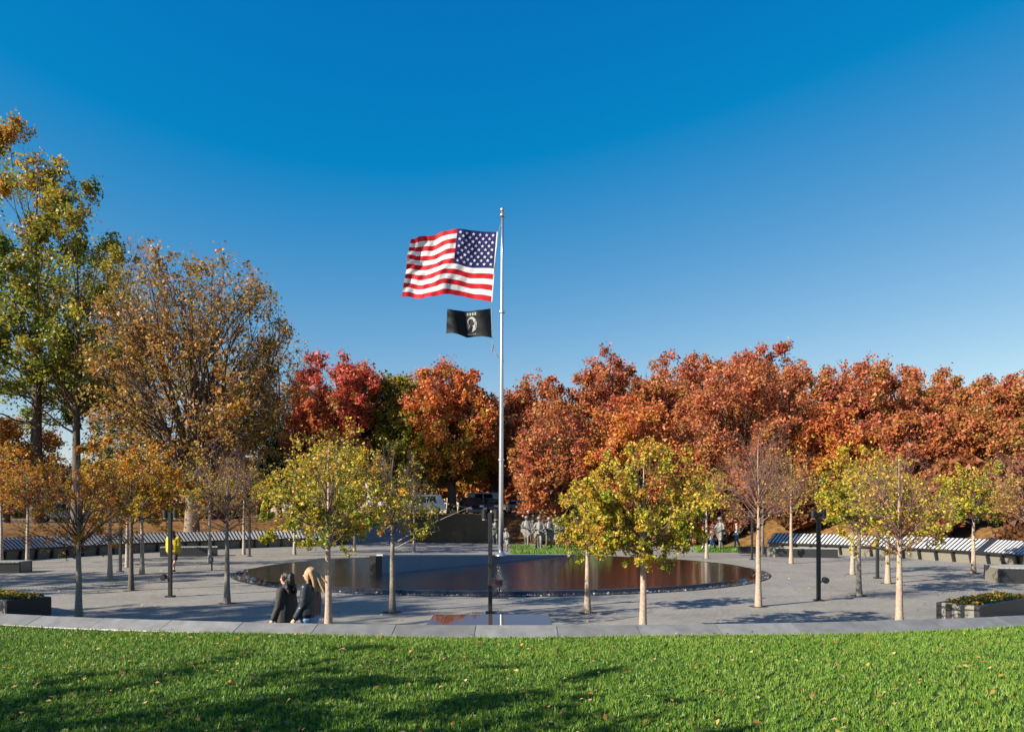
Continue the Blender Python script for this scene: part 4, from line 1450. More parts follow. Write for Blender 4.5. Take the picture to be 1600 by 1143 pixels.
def bollard(label, px, py):
    X, Y = px_ground(px, py)
    root = thing('bollard', label, 'bollard', (X, Y, 0), group='slim black bollards at the green field')
    mb = MB(); mb.tube([(0, 0, 0), (0, 0, 0.8), (0, 0, 0.86)], [0.06, 0.06, 0.04], 10); mb.build('post', M_metal_black, root)
    mb = MB(); mb.tube([(0, 0, 0), (0, 0, 0.03)], 0.1, 10); mb.build('base_plate', M_metal_black, root)


bollard('slim black bollard in front of the soldier statues', 838, 861)
bollard('slim black bollard beside the dense rounded tree\'s lowest leaves', 890, 861)


def floodlight():
    X, Y = px_ground(331, 891)
    root = thing('ground_floodlight', 'small black floodlight on a short stake at the pool\'s curved end', 'floodlight', (X, Y, 0))
    mb = MB(); mb.tube([(0, 0, 0), (0, 0, 0.42)], 0.035, 8); mb.build('stake', M_metal_black, root)
    mb = MB(); mb.box((-0.05, 0, 0.5), (0.2, 0.16, 0.2)); mb.build('lamp_head', M_metal_black, root, bevel=0.02)
    mb = MB(); mb.box((-0.05, -0.083, 0.5), (0.15, 0.006, 0.15)); mb.build('lens', mat('lamp_lens', (0.5, 0.5, 0.46), 0.2), root)


floodlight()


def plaque():
    X, Y = px_ground(778, 934)
    root = thing('reading_plaque', 'small brown plaque on a thin stand at the pool\'s front rim', 'plaque', (X, Y, 0))
    mb = MB(); mb.box((0.05, 0, 0.2), (0.04, 0.04, 0.4)); mb.build('stand', M_metal_black, root)
    mb = MB(); mb.box((0.05, 0, 0.01), (0.5, 0.25, 0.02)); mb.build('foot', M_metal_black, root)
    z0, z1 = 0.35, 0.52
    mb = MB(); mb.hexa([(-0.3, -0.12, z0), (0.14, -0.12, z0), (0.14, 0.1, z1), (-0.3, 0.1, z1), (-0.3, -0.14, z0 + 0.03), (0.14, -0.14, z0 + 0.03), (0.14, 0.08, z1 + 0.03), (-0.3, 0.08, z1 + 0.03)])
    mb.build('panel', mat('plaque_brown', (0.10, 0.045, 0.03), 0.4), root)
    mb = MB(); mb.hexa([(-0.27, -0.13, z0 + 0.04), (-0.2, -0.13, z0 + 0.04), (-0.2, -0.06, z0 + 0.1), (-0.27, -0.06, z0 + 0.1), (-0.27, -0.135, z0 + 0.045), (-0.2, -0.135, z0 + 0.045), (-0.2, -0.065, z0 + 0.105), (-0.27, -0.065, z0 + 0.105)])
    mb.build('emblem', mat('plaque_emblem', (0.5, 0.4, 0.36), 0.5), root)


plaque()


# ------------------------------------------------------------------ planters and plinths
PLG = 'granite planters and benches on the plaza'


def planter(label, C, D1, l1, D2, l2, h, fill='leaves', strip_at=None, seed=1):
    """near corner C; sides run along D1 (sunlit end) and D2 (face coloured dark for its shade)"""
    root = thing('planter', label, 'planter', (C[0], C[1], 0), group=PLG)
    d1 = Vector((*D1, 0)).normalized(); d2 = Vector((*D2, 0)).normalized()
    w = 0.12
    def wall(name, a, b, inn, m):
        mb = MB()
        i = inn * w
        mb.prism([(a.x, a.y), (b.x, b.y), (b.x + i.x, b.y + i.y), (a.x + i.x, a.y + i.y)], -0.02, h)
        return mb.build(name, m, root, bevel=0.008)
    o = Vector((0, 0, 0))
    wall('end_slab', d1 * (w + .002), d1 * (l1 - w - .002), d2, M_granite_olive)
    wall('end_slab', d1 * (w + .002) + d2 * l2, d1 * (l1 - w - .002) + d2 * l2, -d2, M_granite_olive)
    wall('side_slab', d2 * 0.0, d2 * l2, d1, M_granite_dark)  # darker stone than the ends: the faces' shade is put into the colour
    wall('side_slab', d1 * l1, d1 * l1 + d2 * l2, -d1, M_granite_dark)
    if strip_at is not None:
        mb = MB(); a = d1 * (l1 * strip_at - 0.07) - d2 * 0.004; b = d1 * (l1 * strip_at + 0.07) - d2 * 0.004
        mb.prism([(a.x, a.y), (b.x, b.y), (b.x + d2.x * 0.003, b.y + d2.y * 0.003), (a.x + d2.x * 0.003, a.y + d2.y * 0.003)], 0, h - 0.01)
        mb.build('inlay', M_granite_dark, root)
    if fill == 'leaves':
        a, b = d1 * w + d2 * w, d1 * (l1 - w) + d2 * (l2 - w)
        mb = MB(); pts = [d1 * w + d2 * w, d1 * w + d2 * (l2 - w), d1 * (l1 - w) + d2 * (l2 - w), d1 * (l1 - w) + d2 * w]
        mb.poly([(p.x, p.y, h - 0.06) for p in pts]); mb.build('soil', M_soil, root)
        rng = np.random.default_rng(seed)
        n = 1600
        s, q = rng.random(n), rng.random(n)
        X = d1.x * (w + s * (l1 - 2 * w)) + d2.x * (w + q * (l2 - 2 * w)); Y = d1.y * (w + s * (l1 - 2 * w)) + d2.y * (w + q * (l2 - 2 * w))
        Z = h - 0.03 + 0.10 * rng.random(n)
        A = unit(rng.normal(0, 1, (n, 3))); B = unit(np.cross(A, rng.normal(0, 1, (n, 3)) + np.array([0, 0, 1.0])))
        L = 0.06 + 0.04 * rng.random(n)
        V, Fc = leaf_quads(np.stack([X, Y, Z], -1), A, B, L, L * 0.75)
        pal = np.array([(0.5, 0.34, 0.04), (0.10, 0.16, 0.02), (0.14, 0.2, 0.025), (0.45, 0.2, 0.03), (0.25, 0.12, 0.03), (0.07, 0.11, 0.02)])
        c = pal[rng.integers(0, 6, n)] * (0.6 + 0.6 * rng.random(n))[:, None]
        o = link('plants', mesh_np('plants', V, Fc, np.repeat(c, 4, axis=0)), LEAF, root)
        o['kind'] = 'stuff'
    else:
        n = max(4, int(l2 / 0.16))
        for k in range(n):
            s0, s1 = l2 * k / n + 0.012, l2 * (k + 1) / n - 0.012
            p = [d2 * s0 - d1 * 0.04, d2 * s1 - d1 * 0.04, d2 * s1 + d1 * (l1 + 0.04), d2 * s0 + d1 * (l1 + 0.04)]
            mb = MB(); mb.prism([(v.x, v.y) for v in p], h + 0.002, h + 0.05)
            mb.build('slat', mat('slat_stone', (0.27, 0.27, 0.26), 0.6), root)
    return root


planter('shade-coloured square planter topped with yellow leaves in front of the nearly bare tree', (-12.18, 17.56), (-0.83, 0.56), 2.6, (0.55, 0.83), 1.0, 0.47, seed=2)
planter('long shade-coloured planter of leafy ground cover behind the kerb, sunlit end with dark inlay', (10.6, 16.5), (-0.55, 0.84), 0.96, (0.81, 0.59), 3.2, 0.47, strip_at=0.7, seed=3)
planter('slatted top bench with olive stone sides beside the compact yellow green tree', (17.85, 26.7), (0.30, 0.95), 1.75, (0.96, -0.28), 3.0, 0.54, 'slats')
planter('slatted bench cut by the picture edge before the shaded memorial wall', (-23.6, 30.6), (-0.1, 1.0), 1.0, (0.97, 0.2), 2.6, 0.45, 'slats')
planter('dark slatted bench behind the yellow jacketed walker', (-20.6, 42.6), (-0.35, 0.9), 0.9, (0.97, 0.17), 3.2, 0.52, 'slats')
planter('long low slatted bench behind the sunlit lamp post', (15.4, 42.4), (-0.4, 0.9), 0.9, (0.95, -0.28), 3.3, 0.5, 'slats')


def plinth():
    root = thing('inscription_plinth', 'low polished granite slab just behind the kerb in front of the pool', 'plinth', (-0.45, 14.3, 0))
    mb = MB(); mb.box((0, 0, 0.16), (2.3, 1.2, 0.36)); mb.build('base', M_granite_dark, root, bevel=0.01)
    mb = MB()
    mb.hexa([(-1.25, -0.8, 0.342), (1.25, -0.8, 0.342), (1.2, 0.7, 0.342), (-1.15, 0.7, 0.342), (-1.25, -0.8, 0.40), (1.25, -0.8, 0.40), (1.2, 0.7, 0.505), (-1.15, 0.7, 0.505)])
    mb.build('slab', mat('plinth_polish', (0.07, 0.035, 0.028), 0.03, var=0.3, scale=120, spec=0.9), root, bevel=0.006)


plinth()


# ------------------------------------------------------------------ people and statues
def capsule(mb, p0, p1, r0, r1, n=10):
    p0, p1 = Vector(p0), Vector(p1)
    ax = (p1 - p0)
    L = ax.length
    ax = ax.normalized() if L > 1e-6 else Vector((0, 0, 1))
    pts, rs = [], []
    for a in (-75, -45, -15):
        pts.append(p0 + ax * (r0 * math.sin(rad(a)))); rs.append(r0 * math.cos(rad(a)))
    for a in (15, 45, 75):
        pts.append(p1 + ax * (r1 * math.sin(rad(a)))); rs.append(r1 * math.cos(rad(a)))
    mb.tube(pts, rs, n)


def blob(name, caps, m, parent, voxel=0.016, smooth=3, scale=1.0):
    mb = MB()
    for c in caps:
        capsule(mb, *c)
    me = mb.mesh(name)
    o = bpy.data.objects.new(name, me)
    COL.objects.link(o)
    rm = o.modifiers.new('r', 'REMESH'); rm.mode = 'VOXEL'; rm.voxel_size = voxel
    if smooth:
        sm = o.modifiers.new('s', 'SMOOTH'); sm.iterations = smooth; sm.factor = 0.5
    dg = bpy.context.evaluated_depsgraph_get()
    me2 = bpy.data.meshes.new_from_object(o.evaluated_get(dg))
    o.modifiers.clear()
    o.data = me2
    bpy.data.meshes.remove(me)
    me2.materials.clear(); me2.materials.append(m)
    me2.polygons.foreach_set('use_smooth', np.ones(len(me2.polygons), dtype=bool))
    o.name = name
    o.parent = parent
    return o


def limb(hip, a1, l1, a2, l2, side=0.0):
    """two-segment limb swinging in the y-z plane; angles in degrees from straight down, forward positive"""
    k = (hip[0] + side * 0.5, hip[1] + l1 * math.sin(rad(a1)), hip[2] - l1 * math.cos(rad(a1)))
    e = (k[0] + side * 0.5, k[1] + l2 * math.sin(rad(a2)), k[2] - l2 * math.cos(rad(a2)))
    return k, e


SKIN = mat('skin', (0.50, 0.30, 0.21), 0.5, var=0.06)


def human(label, x, y, z, yaw, height, legs=((14, 4), (-12, -28)), arms=((12, 30), (-14, 8)), coat=(0.02, 0.02, 0.022), coat_len=0.82, pants=(0.03, 0.05, 0.10),
          hair=(0.02, 0.014, 0.01), hair_style='short', coat_rough=0.6, puffy=0.0, shorts=False, yoke=None, bag=None, sleeve=None, shoe=(0.03, 0.03, 0.03), female=False, backpack=None, cap=None):
    root = thing('person', label, 'person', (x, y, z), yaw, group='visitors on the plaza')
    s = height / 1.75
    root.scale = (s, s, s)
    hw = 0.088; sw = 0.165 if female else 0.19
    hipz, shz = 0.90, 1.42
    J = {}
    for n, sd, (a, b) in (('l', -1, legs[0]), ('r', 1, legs[1])):
        J['k' + n], J['a' + n] = limb((sd * hw, 0, hipz), a, 0.42, b, 0.41)
    low = min(J['al'][2], J['ar'][2]) - 0.075
    for n, sd, (a, b) in (('l', -1, arms[0]), ('r', 1, arms[1])):
        J['e' + n], J['w' + n] = limb((sd * sw, -0.01, shz), a, 0.28, b, 0.25, sd * 0.07)
    up = lambda p, d=0.0: (p[0], p[1], p[2] - low)
    body = []
    A = lambda p0, p1, r0, r1: body.append((up(p0), up(p1), r0, r1))
    A((-hw, 0, hipz), (hw, 0, hipz), 0.115, 0.115)
    A((0, 0, 0.95), (0, -0.01, 1.2), 0.125, 0.13)
    A((-0.08, -0.01, 1.32), (0.08, -0.01, 1.32), 0.12, 0.12)
    A((-sw + 0.03, -0.01, shz), (sw - 0.03, -0.01, shz), 0.065, 0.065)
    A((0, -0.01, 1.42), (0, 0.01, 1.54), 0.055, 0.05)
    A((0, 0.0, 1.655), (0, -0.015, 1.665), 0.095, 0.09)
    A((0, 0.03, 1.60), (0, 0.05, 1.565), 0.075, 0.045)
    A((0, 0.095, 1.645), (0, 0.118, 1.612), 0.010, 0.016)
    A((0, 0.085, 1.578), (0, 0.092, 1.578), 0.02, 0.016)
    for sd in (-1, 1):
        A((sd * 0.09, -0.01, 1.645), (sd * 0.093, -0.015, 1.61), 0.02, 0.014)
    for n, sd in (('l', -1), ('r', 1)):
        A((sd * hw, 0, hipz - 0.03), J['k' + n], 0.088, 0.056)
        A(J['k' + n], (J['a' + n][0], J['a' + n][1] - 0.01, J['a' + n][2] + 0.2), 0.055, 0.056)
        A(J['k' + n], J['a' + n], 0.054, 0.036)
        an = J['a' + n]
        A((an[0], an[1] - 0.03, an[2] - 0.035), (an[0], an[1] + 0.14, an[2] - 0.05), 0.038, 0.03)
        A((sd * sw, -0.01, shz), J['e' + n], 0.052, 0.040)
        A(J['e' + n], J['w' + n], 0.040, 0.026)
        w, e = Vector(J['w' + n]), Vector(J['e' + n])
        d = (w - e).normalized()
        pal = w + d * 0.06
        A(w, pal, 0.028, 0.032)
        for f in range(4):
            o = (f - 1.5) * 0.019
            q0 = pal + Vector((0, o, 0)) + d * 0.02
            ln = (0.055, 0.068, 0.065, 0.05)[f]
            q1 = q0 + d * ln * 0.55
            q2 = q1 + (d * 0.8 + Vector((-sd * 0.5, 0.1, 0))).normalized() * ln * 0.5
            A(q0, q1, 0.0095, 0.009); A(q1, q2, 0.009, 0.0075)
        t0 = w + d * 0.03 + Vector((0, 0.03, 0))
        A(t0, t0 + d * 0.035 + Vector((0, 0.025, 0)), 0.012, 0.01)
        A(t0 + d * 0.035 + Vector((0, 0.025, 0)), t0 + d * 0.065 + Vector((0, 0.025, 0)), 0.01, 0.008)
    vx = 0.012 if y < 14 else 0.019
    blob('body', body, SKIN, root, vx, 2)
    eye = mat('eye_dark', (0.02, 0.015, 0.012), 0.2)
    for sd in (-1, 1):
        mb = MB(); mb.sphere(up((sd * 0.034, 0.088, 1.648)), 0.011, 8, 6); mb.build('eye', eye, root, smooth=True)
    mb = MB(); mb.tube([up((-0.022, 0.099, 1.578)), up((0.022, 0.099, 1.578))], 0.006, 6); mb.build('mouth', mat('lips', (0.35, 0.12, 0.1), 0.5), root)
    # trousers or shorts
    caps = []
    P = lambda p0, p1, r0, r1: caps.append((up(p0), up(p1), r0, r1))
    P((-hw, 0, hipz), (hw, 0, hipz), 0.135, 0.135)
    P((0, 0, 0.93), (0, 0, 1.02), 0.14, 0.14)
    for n, sd in (('l', -1), ('r', 1)):
        if shorts:
            k = Vector(J['k' + n]) * 0.8 + Vector((sd * hw, 0, hipz)) * 0.2
            P((sd * hw, 0, hipz - 0.03), k, 0.115, 0.10)
        else:
            P((sd * hw, 0, hipz - 0.03), J['k' + n], 0.108, 0.075)
            P(J['k' + n], (J['a' + n][0], J['a' + n][1], J['a' + n][2] + 0.02), 0.074, 0.058)
    blob('trousers' if not shorts else 'shorts', caps, mat('cloth_%d' % (hash(pants) % 99999), pants, 0.8, var=0.2, scale=20, bump=0.3, bump_scale=25), root, vx * 1.3, 3)
    # coat
    caps = []
    pf = puffy
    bot = coat_len
    for q in (-0.08, -0.03, 0.03, 0.08):
        P((q * 1.15, 0.0, bot + 0.10), (q, -0.01, 1.12), 0.135 + pf, 0.125 + pf)
        P((q, -0.01, 1.12), (q * 1.1, -0.012, 1.33), 0.125 + pf, 0.115 + pf * 0.8)
    P((-sw + 0.02, -0.01, shz - 0.02), (sw - 0.02, -0.01, shz - 0.02), 0.085 + pf * 0.5, 0.085 + pf * 0.5)
    P((0, -0.01, 1.44), (0, 0, 1.49), 0.08, 0.075)
    slv = []
    for n, sd in (('l', -1), ('r', 1)):
        e, w = Vector(J['e' + n]), Vector(J['w' + n])
        tgt = slv if sleeve else caps
        tgt.append((up((sd * sw, -0.01, shz - 0.01)), up(e), 0.078 + pf * 0.6, 0.066 + pf * 0.6))
        tgt.append((up(e), up(w - (w - e) * 0.02), 0.066 + pf * 0.6, 0.052 + pf * 0.4))
    cm = mat('coat_%d' % (hash(coat) % 99999), coat, coat_rough, var=0.2, scale=18, bump=0.5, bump_scale=16)
    blob('jacket', caps, cm, root, vx * 1.3, 3)
    if slv:
        blob('sleeves', slv, mat('coat_%d' % (hash(sleeve) % 99999), sleeve, coat_rough, var=0.2, scale=18), root, 0.014, 3)
    if yoke:
        caps = []
        P((-sw + 0.0, -0.03, shz + 0.005), (sw - 0.0, -0.03, shz + 0.005), 0.088, 0.088)
        P((-0.06, -0.05, 1.38), (0.06, -0.05, 1.38), 0.125, 0.125)
        P((0, -0.06, 1.47), (0, -0.05, 1.52), 0.09, 0.085)
        blob('yoke', caps, mat('coat_%d' % (hash(yoke) % 99999), yoke, 0.7), root, 0.014, 3)
    # shoes
    for n, sd in (('l', -1), ('r', 1)):
        an = J['a' + n]
        caps = [(up((an[0], an[1] - 0.04, an[2] - 0.032)), up((an[0], an[1] + 0.15, an[2] - 0.048)), 0.046, 0.036)]
        blob('shoe', caps, mat('shoe_%d' % (hash(shoe) % 99999), shoe, 0.5), root, 0.012, 2)
    # hair
    caps = []
    hm = mat('hair_%d' % (hash(hair) % 99999), hair, 0.45, var=0.35, scale=60, bump=0.5, bump_scale=80)
    P((0, -0.02, 1.685), (0, -0.035, 1.68), 0.092, 0.094)
    P((0, -0.045, 1.64), (0, -0.055, 1.60), 0.085, 0.07)
    if hair_style == 'curly':
        rr = random.Random(3)
        for k in range(26):
            a, h = rr.uniform(-2.2, 2.2), rr.uniform(1.40, 1.72)
            r = 0.075 + 0.05 * (1.72 - h) / 0.3
            q = (r * math.sin(a), -0.045 - r * math.cos(a), h)
            P(q, (q[0], q[1] - 0.01, q[2] - 0.04), 0.045, 0.04)
    if hair_style == 'long_wind':
        for k, (dx, sw_, drop) in enumerate(((-0.04, 0.06, 0.28), (0.0, 0.08, 0.30), (0.04, 0.07, 0.31), (0.07, 0.05, 0.32), (-0.07, 0.05, 0.30), (0.0, 0.15, 0.24), (0.03, 0.22, 0.14), (-0.02, 0.20, 0.30))):
            p0, p1, p2 = (dx, -0.06, 1.68), (dx * 1.2, -0.09 - sw_ * 0.45, 1.66 - drop * 0.4), (dx * 1.3, -0.10 - sw_ * 0.9, 1.64 - drop)
            P(p0, p1, 0.045, 0.032); P(p1, p2, 0.032, 0.018)
        for sd in (-1, 1):
            P((sd * 0.075, 0.0, 1.66), (sd * 0.08, -0.01, 1.46), 0.032, 0.022)
            P((sd * 0.08, -0.01, 1.46), (sd * 0.07, 0.01, 1.36), 0.022, 0.012)
    if hair_style == 'bob':
        for sd in (-1, 1):
            P((sd * 0.07, -0.02, 1.66), (sd * 0.075, -0.02, 1.53), 0.038, 0.032)
        P((0, -0.08, 1.64), (0, -0.07, 1.52), 0.06, 0.05)
    blob('hair', caps, hm, root, vx, 1)
    if bag:
        caps = []
        P((-0.06, -0.17, 1.05), (-0.06, -0.18, 1.2), 0.085, 0.07)
        blob('bag', caps, mat('bag_%d' % (hash(bag) % 99999), bag, 0.5), root, 0.014, 2)
    if backpack:
        caps = []
        P((-0.06, -0.19, 1.1), (0.06, -0.19, 1.1), 0.11, 0.11); P((-0.05, -0.18, 1.32), (0.05, -0.18, 1.32), 0.10, 0.10)
        blob('backpack', caps, mat('bag_%d' % (hash(backpack) % 99999), backpack, 0.7), root, 0.014, 2)
    return root


FACE_LEFT = rad(90)
_x, _y = -3.40, 11.95
human('woman with long blonde hair blown back, dark puffer jacket and light jeans', -3.36, 12.1, 0, rad(78), 1.68, legs=((10, 4), (-8, -14)), arms=((4, 28), (-6, 12)), coat=(0.022, 0.026, 0.034), coat_len=0.90, coat_rough=0.32,
      pants=(0.16, 0.28, 0.46), hair=(0.33, 0.20, 0.10), hair_style='long_wind', puffy=0.03, female=True)
human('woman with dark curly hair and plain black coat beside the blonde woman', -3.85, 12.4, 0, rad(72), 1.58, legs=((10, 4), (-8, -14)), arms=((6, 20), (-6, 6)), coat=(0.028, 0.024, 0.021), coat_len=0.78, coat_rough=0.75,
      pants=(0.02, 0.02, 0.022), hair=(0.014, 0.009, 0.007), hair_style='curly', puffy=0.015, female=True)
_X, _Y = px_ground(271, 893)
human('walker in a yellow jacket with dark hood and bare legs, seen from behind', _X, _Y, 0, rad(6), 1.78, legs=((8, -2), (-8, -22)), arms=((6, 14), (-8, 4)), coat=(0.55, 0.36, 0.01), coat_len=0.84, puffy=0.07,
      shorts=True, pants=(0.05, 0.05, 0.05), yoke=(0.012, 0.012, 0.014), bag=(0.45, 0.6, 0.72), hair=(0.10, 0.05, 0.02))
_X, _Y = px_ground(1113, 861)
human('striding visitor in a brown jacket and blue jeans behind the dense rounded tree', _X, _Y, 0, rad(-80), 1.78, legs=((24, 12), (-20, -38)), arms=((-14, 0), (14, 30)), coat=(0.07, 0.035, 0.022), pants=(0.12, 0.24, 0.42), hair=(0.09, 0.045, 0.025))
_X, _Y = px_ground(1151, 857, 0.06)
human('visitor in a white top with dark brown backpack and blue jeans', _X, _Y, 0.10, rad(66), 1.78, legs=((10, 4), (-10, -16)), arms=((4, 40), (-6, 20)), coat=(0.62, 0.60, 0.56), pants=(0.07, 0.17, 0.38), hair=(0.12, 0.06, 0.03), backpack=(0.07, 0.035, 0.025))
_X, _Y = px_ground(1099, 862)
human('visitor in a white jumper half hidden behind the small tree trunk', _X, _Y, 0, rad(-60), 1.68, legs=((10, 2), (-10, -18)), coat=(0.6, 0.59, 0.57), pants=(0.03, 0.03, 0.035), hair=(0.15, 0.08, 0.04), hair_style='bob', female=True)


def soldier(label, px, py, yaw, height, seed, z=0.10, Yover=None):
    X, Y = px_ground(px, py, z)
    rr = random.Random(seed)
    root = thing('soldier_statue', label, 'statue', (X, Y, z - 0.05), yaw, group='steel soldier statues on the green field')
    s = height / 1.8
    root.scale = (s, s, s)
    lean = rr.uniform(-0.05, 0.05)
    c = []
    a1, a2 = rr.uniform(10, 20), rr.uniform(-16, -8)
    for sd, a in ((-1, a1), (1, a2)):
        k, e = limb((sd * 0.1, 0, 0.92), a, 0.42, a - 12, 0.42)
        e = (e[0], e[1], 0.08)
        c += [((sd * 0.1, 0, 0.92), k, 0.11, 0.085), (k, e, 0.085, 0.06), ((e[0], e[1] - 0.04, 0.05), (e[0], e[1] + 0.16, 0.045), 0.055, 0.045)]
    c += [((0, lean, 0.95), (0, 0.02 + lean, 1.4), 0.17, 0.17), ((-0.17, 0.02, 1.43), (0.17, 0.02, 1.43), 0.09, 0.09), ((0, 0.03, 1.48), (0, 0.05, 1.6), 0.06, 0.055), ((0, 0.05, 1.66), (0, 0.06, 1.63), 0.09, 0.075)]
    for sd in (-1, 1):
        el = (sd * 0.30, 0.05 + 0.1 * (sd > 0), 1.16); w = (sd * 0.10 + 0.05, 0.30, 1.08 + 0.08 * sd)
        c += [((sd * 0.2, 0.02, 1.42), el, 0.075, 0.065), (el, w, 0.06, 0.045), (w, (w[0] - sd * 0.02, w[1] + 0.07, w[2]), 0.045, 0.035)]
    blob('figure', c, M_statue, root, 0.034, 1)
    # poncho: ragged flared cape
    mb = MB()
    n, rings = 22, 7
    for i in range(rings):
        t = i / (rings - 1)
        zz = 1.50 - t * 0.80
        for k in range(n):
            q = 2 * math.pi * k / n
            fl = 1 + 0.24 * t * math.sin(3 * q + seed) + 0.16 * t * math.sin(5 * q + 2 * seed)
            rx = (0.13 + 0.17 * t ** 0.45) * fl; ry = (0.11 + 0.13 * t ** 0.6) * fl
            mb.v.append((rx * math.cos(q), 0.02 + ry * math.sin(q) - 0.05 * t, zz + 0.20 * t * math.sin(2 * q + seed * 1.7)))
    for i in range(rings - 1):
        for k in range(n):
            k2 = (k + 1) % n
            mb.f.append((i * n + k, i * n + k2, (i + 1) * n + k2, (i + 1) * n + k))
    mb.build('poncho', M_statue, root, smooth=True)
    mb = MB(); mb.sphere((0, 0.05, 1.73), 0.135, 14, 8, 0.82); mb.build('helmet', M_statue, root, smooth=True)
    mb = MB(); sg = rr.choice((-1, 1)); mb.tube([(-0.32 * sg, 0.30, 0.98), (0, 0.34, 1.10), (0.42 * sg, 0.36, 1.32)], [0.03, 0.035, 0.014], 8); mb.build('rifle', M_statue, root)


soldier('steel soldier statue leading the group, rifle across the body, nearest the flagpole side', 823, 851, rad(170), 2.25, 1)
soldier('steel soldier statue just behind the leading one', 833, 847, rad(185), 2.3, 2)
soldier('steel soldier statue in the middle of the group, standing forward', 843, 858, rad(165), 2.25, 3)
soldier('steel soldier statue overlapped by yellow leaves of the dense tree', 858, 857, rad(190), 2.2, 4)
soldier('steel soldier statue mostly hidden by the dense rounded tree', 872, 856, rad(175), 2.2, 5)
soldier('lone steel soldier statue seen right beside the flagpole on the path side', 774, 848, rad(190), 2.0, 6)
soldier('short steel soldier statue on the field edge against the flagpole', 791, 860, rad(150), 1.5, 7)
soldier('pale steel soldier statue with long poncho among the strolling visitors', 1126, 857, rad(120), 2.2, 8)
soldier('steel soldier statue hidden deep behind the dense rounded tree crown', 930, 858, rad(170), 2.2, 9)


# ------------------------------------------------------------------ parked cars
GLASS = mat('car_glass', (0.02, 0.025, 0.03), 0.05, var=0.1)
TYRE = mat('tyre', (0.02, 0.02, 0.02), 0.85)
RIM = mat('rim', (0.4, 0.4, 0.42), 0.3, metal=0.8)


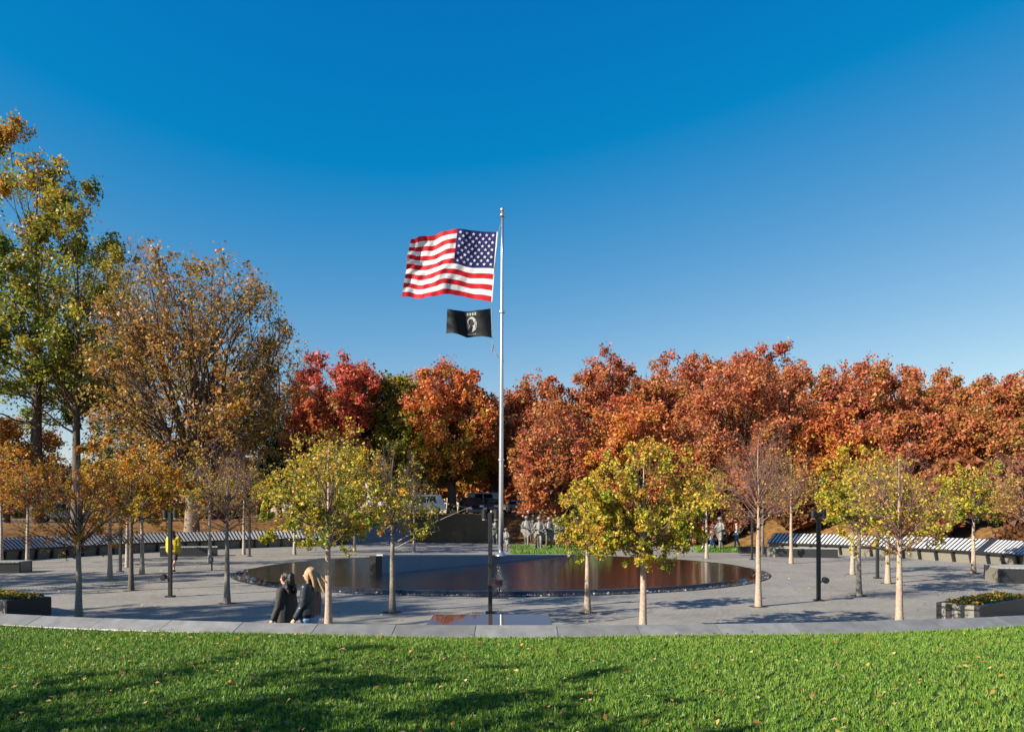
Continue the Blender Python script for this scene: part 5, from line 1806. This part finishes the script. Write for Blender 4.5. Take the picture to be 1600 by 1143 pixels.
def car(label, x, y, yaw, color, kind='suv'):
    z = float(terrain_h(x, y)) + 0.055
    root = thing('parked_car', label, 'car', (x, y, z), yaw, group='cars parked beyond the trees')
    paint = mat('paint_%d' % (hash(color) % 99999), color, 0.25, var=0.04, coat=0.6)
    L, W = 4.6, 1.85
    Hb = {'suv': 1.75, 'sedan': 1.45, 'van': 2.2}[kind]
    sh = 0.95 if kind != 'van' else 1.1
    body = [(-2.3, 0.35), (-2.28, 0.75), (-2.15, sh), (1.1, sh + 0.02), (2.1, sh - 0.14), (2.28, 0.7), (2.3, 0.35)]
    if kind == 'sedan':
        cab = [(-1.75, sh), (-1.1, Hb), (0.35, Hb), (1.15, sh)]
    elif kind == 'van':
        cab = [(-2.15, sh), (-2.1, Hb), (1.0, Hb), (1.75, sh)]
    else:
        cab = [(-2.15, sh), (-1.85, Hb), (0.35, Hb), (1.15, sh)]

    def slab(pts, w0, w1, name, m, bev):
        mb = MB()
        n = len(pts)
        zmin, zmax = min(p[1] for p in pts), max(p[1] for p in pts)
        for sd in (-1, 1):
            for (px, pz) in pts:
                t = (pz - zmin) / (zmax - zmin)
                mb.v.append((px, sd * (w0 + (w1 - w0) * t) / 2, pz))
        mb.f.append(tuple(range(n))); mb.f.append(tuple(reversed(range(n, 2 * n))))
        for i in range(n):
            j = (i + 1) % n
            mb.f.append((i, j, n + j, n + i))
        return mb.build(name, m, root, bevel=bev)
    slab(body, W, W - 0.06, 'body', paint, 0.06)
    slab(cab, W - 0.08, W - 0.5, 'cabin', paint, 0.05)
    # side windows, windscreens
    for sd in (-1, 1):
        for (x0, x1) in ((-1.45, -0.55), (-0.48, 0.42)):
            mb = MB()
            z0, z1 = sh + 0.06, Hb - 0.14
            def yy(zz): return sd * ((W - 0.08) + (-0.42) * (zz - sh) / (Hb - sh)) / 2 + sd * 0.004
            xs = (x0, x1 + (0.22 if x1 > 0 else 0), x1, x0 + (0.12 if x0 < -1 else 0))
            mb.poly([(xs[0], yy(z0), z0), (xs[1], yy(z0), z0), (xs[2], yy(z1), z1), (xs[3], yy(z1), z1)])
            mb.build('window', GLASS, root)
    for (a, b, nm) in ((cab[3], cab[2], 'windscreen'), (cab[0], cab[1], 'rear_window')):
        mb = MB()
        dx = 0.01 if a[0] > 0 else -0.01
        p = lambda t, sy: (a[0] + (b[0] - a[0]) * t + dx, sy * ((W - 0.08) - 0.42 * t - 0.16) / 2, a[1] + (b[1] - a[1]) * t + 0.008)
        mb.poly([p(0.12, -1), p(0.12, 1), p(0.88, 1), p(0.88, -1)])
        mb.build(nm, GLASS, root)
    for wx in (-1.42, 1.42):
        for sd in (-1, 1):
            mb = MB(); mb.tube([(wx, sd * (W / 2 - 0.2), 0.34), (wx, sd * (W / 2 + 0.015), 0.34)], 0.34, 18)
            t = mb.build('wheel', TYRE, root)
            mb = MB(); mb.tube([(wx, sd * (W / 2 + 0.012), 0.34), (wx, sd * (W / 2 + 0.03), 0.34)], [0.2, 0.17], 14)
            mb.build('rim', RIM, t)
    for sd in (-1, 1):
        mb = MB(); mb.box((2.25, sd * 0.66, 0.72), (0.12, 0.36, 0.14)); mb.build('headlight', mat('lamp_glass', (0.7, 0.7, 0.68), 0.1), root, bevel=0.02)
        mb = MB(); mb.box((-2.26, sd * 0.72, 0.8), (0.1, 0.2, 0.26)); mb.build('tail_light', mat('tail_red', (0.3, 0.01, 0.01), 0.2), root, bevel=0.02)
    return root


def at_px(px, Y): return (px - 800) / F * Y


car('white estate car parked behind the shaded memorial wall', at_px(105, 66), 66, rad(176), (0.75, 0.75, 0.76), 'suv')
car('white car half hidden by leaves above the dark polished wall', at_px(658, 67.5), 67.5, rad(185), (0.72, 0.73, 0.76), 'suv')
car('black car parked facing the plaza behind the polished wall', at_px(738, 66.5), 66.5, rad(-75), (0.012, 0.013, 0.016), 'suv')
car('dark blue car parked beside the black car near the flagpole', at_px(772, 67.5), 67.5, rad(-100), (0.012, 0.018, 0.03), 'sedan')
car('white van standing on the road behind the dark cars', at_px(762, 77), 77, rad(4), (0.74, 0.74, 0.73), 'van')
car('silver grey car with sunlit roof on the road right of the flagpole', at_px(815, 80), 80, rad(2), (0.6, 0.57, 0.5), 'sedan')


# low railing right of the flagpole
def railing():
    x0, x1, Y = 0.1, 2.2, 63.0
    z = float(terrain_h(1, Y))
    root = thing('railing', 'low black railing beyond the field right of the flagpole', 'railing', (x0, Y, z))
    for zz in (0.45, 0.95):
        mb = MB(); mb.tube([(0, 0, zz), (x1 - x0, 0, zz)], 0.03, 6); mb.build('rail', M_metal_black, root)
    for k in range(4):
        mb = MB(); mb.tube([((x1 - x0) * k / 3, 0, -0.05), ((x1 - x0) * k / 3, 0, 1.0)], 0.04, 6); mb.build('post', M_metal_black, root)


railing()
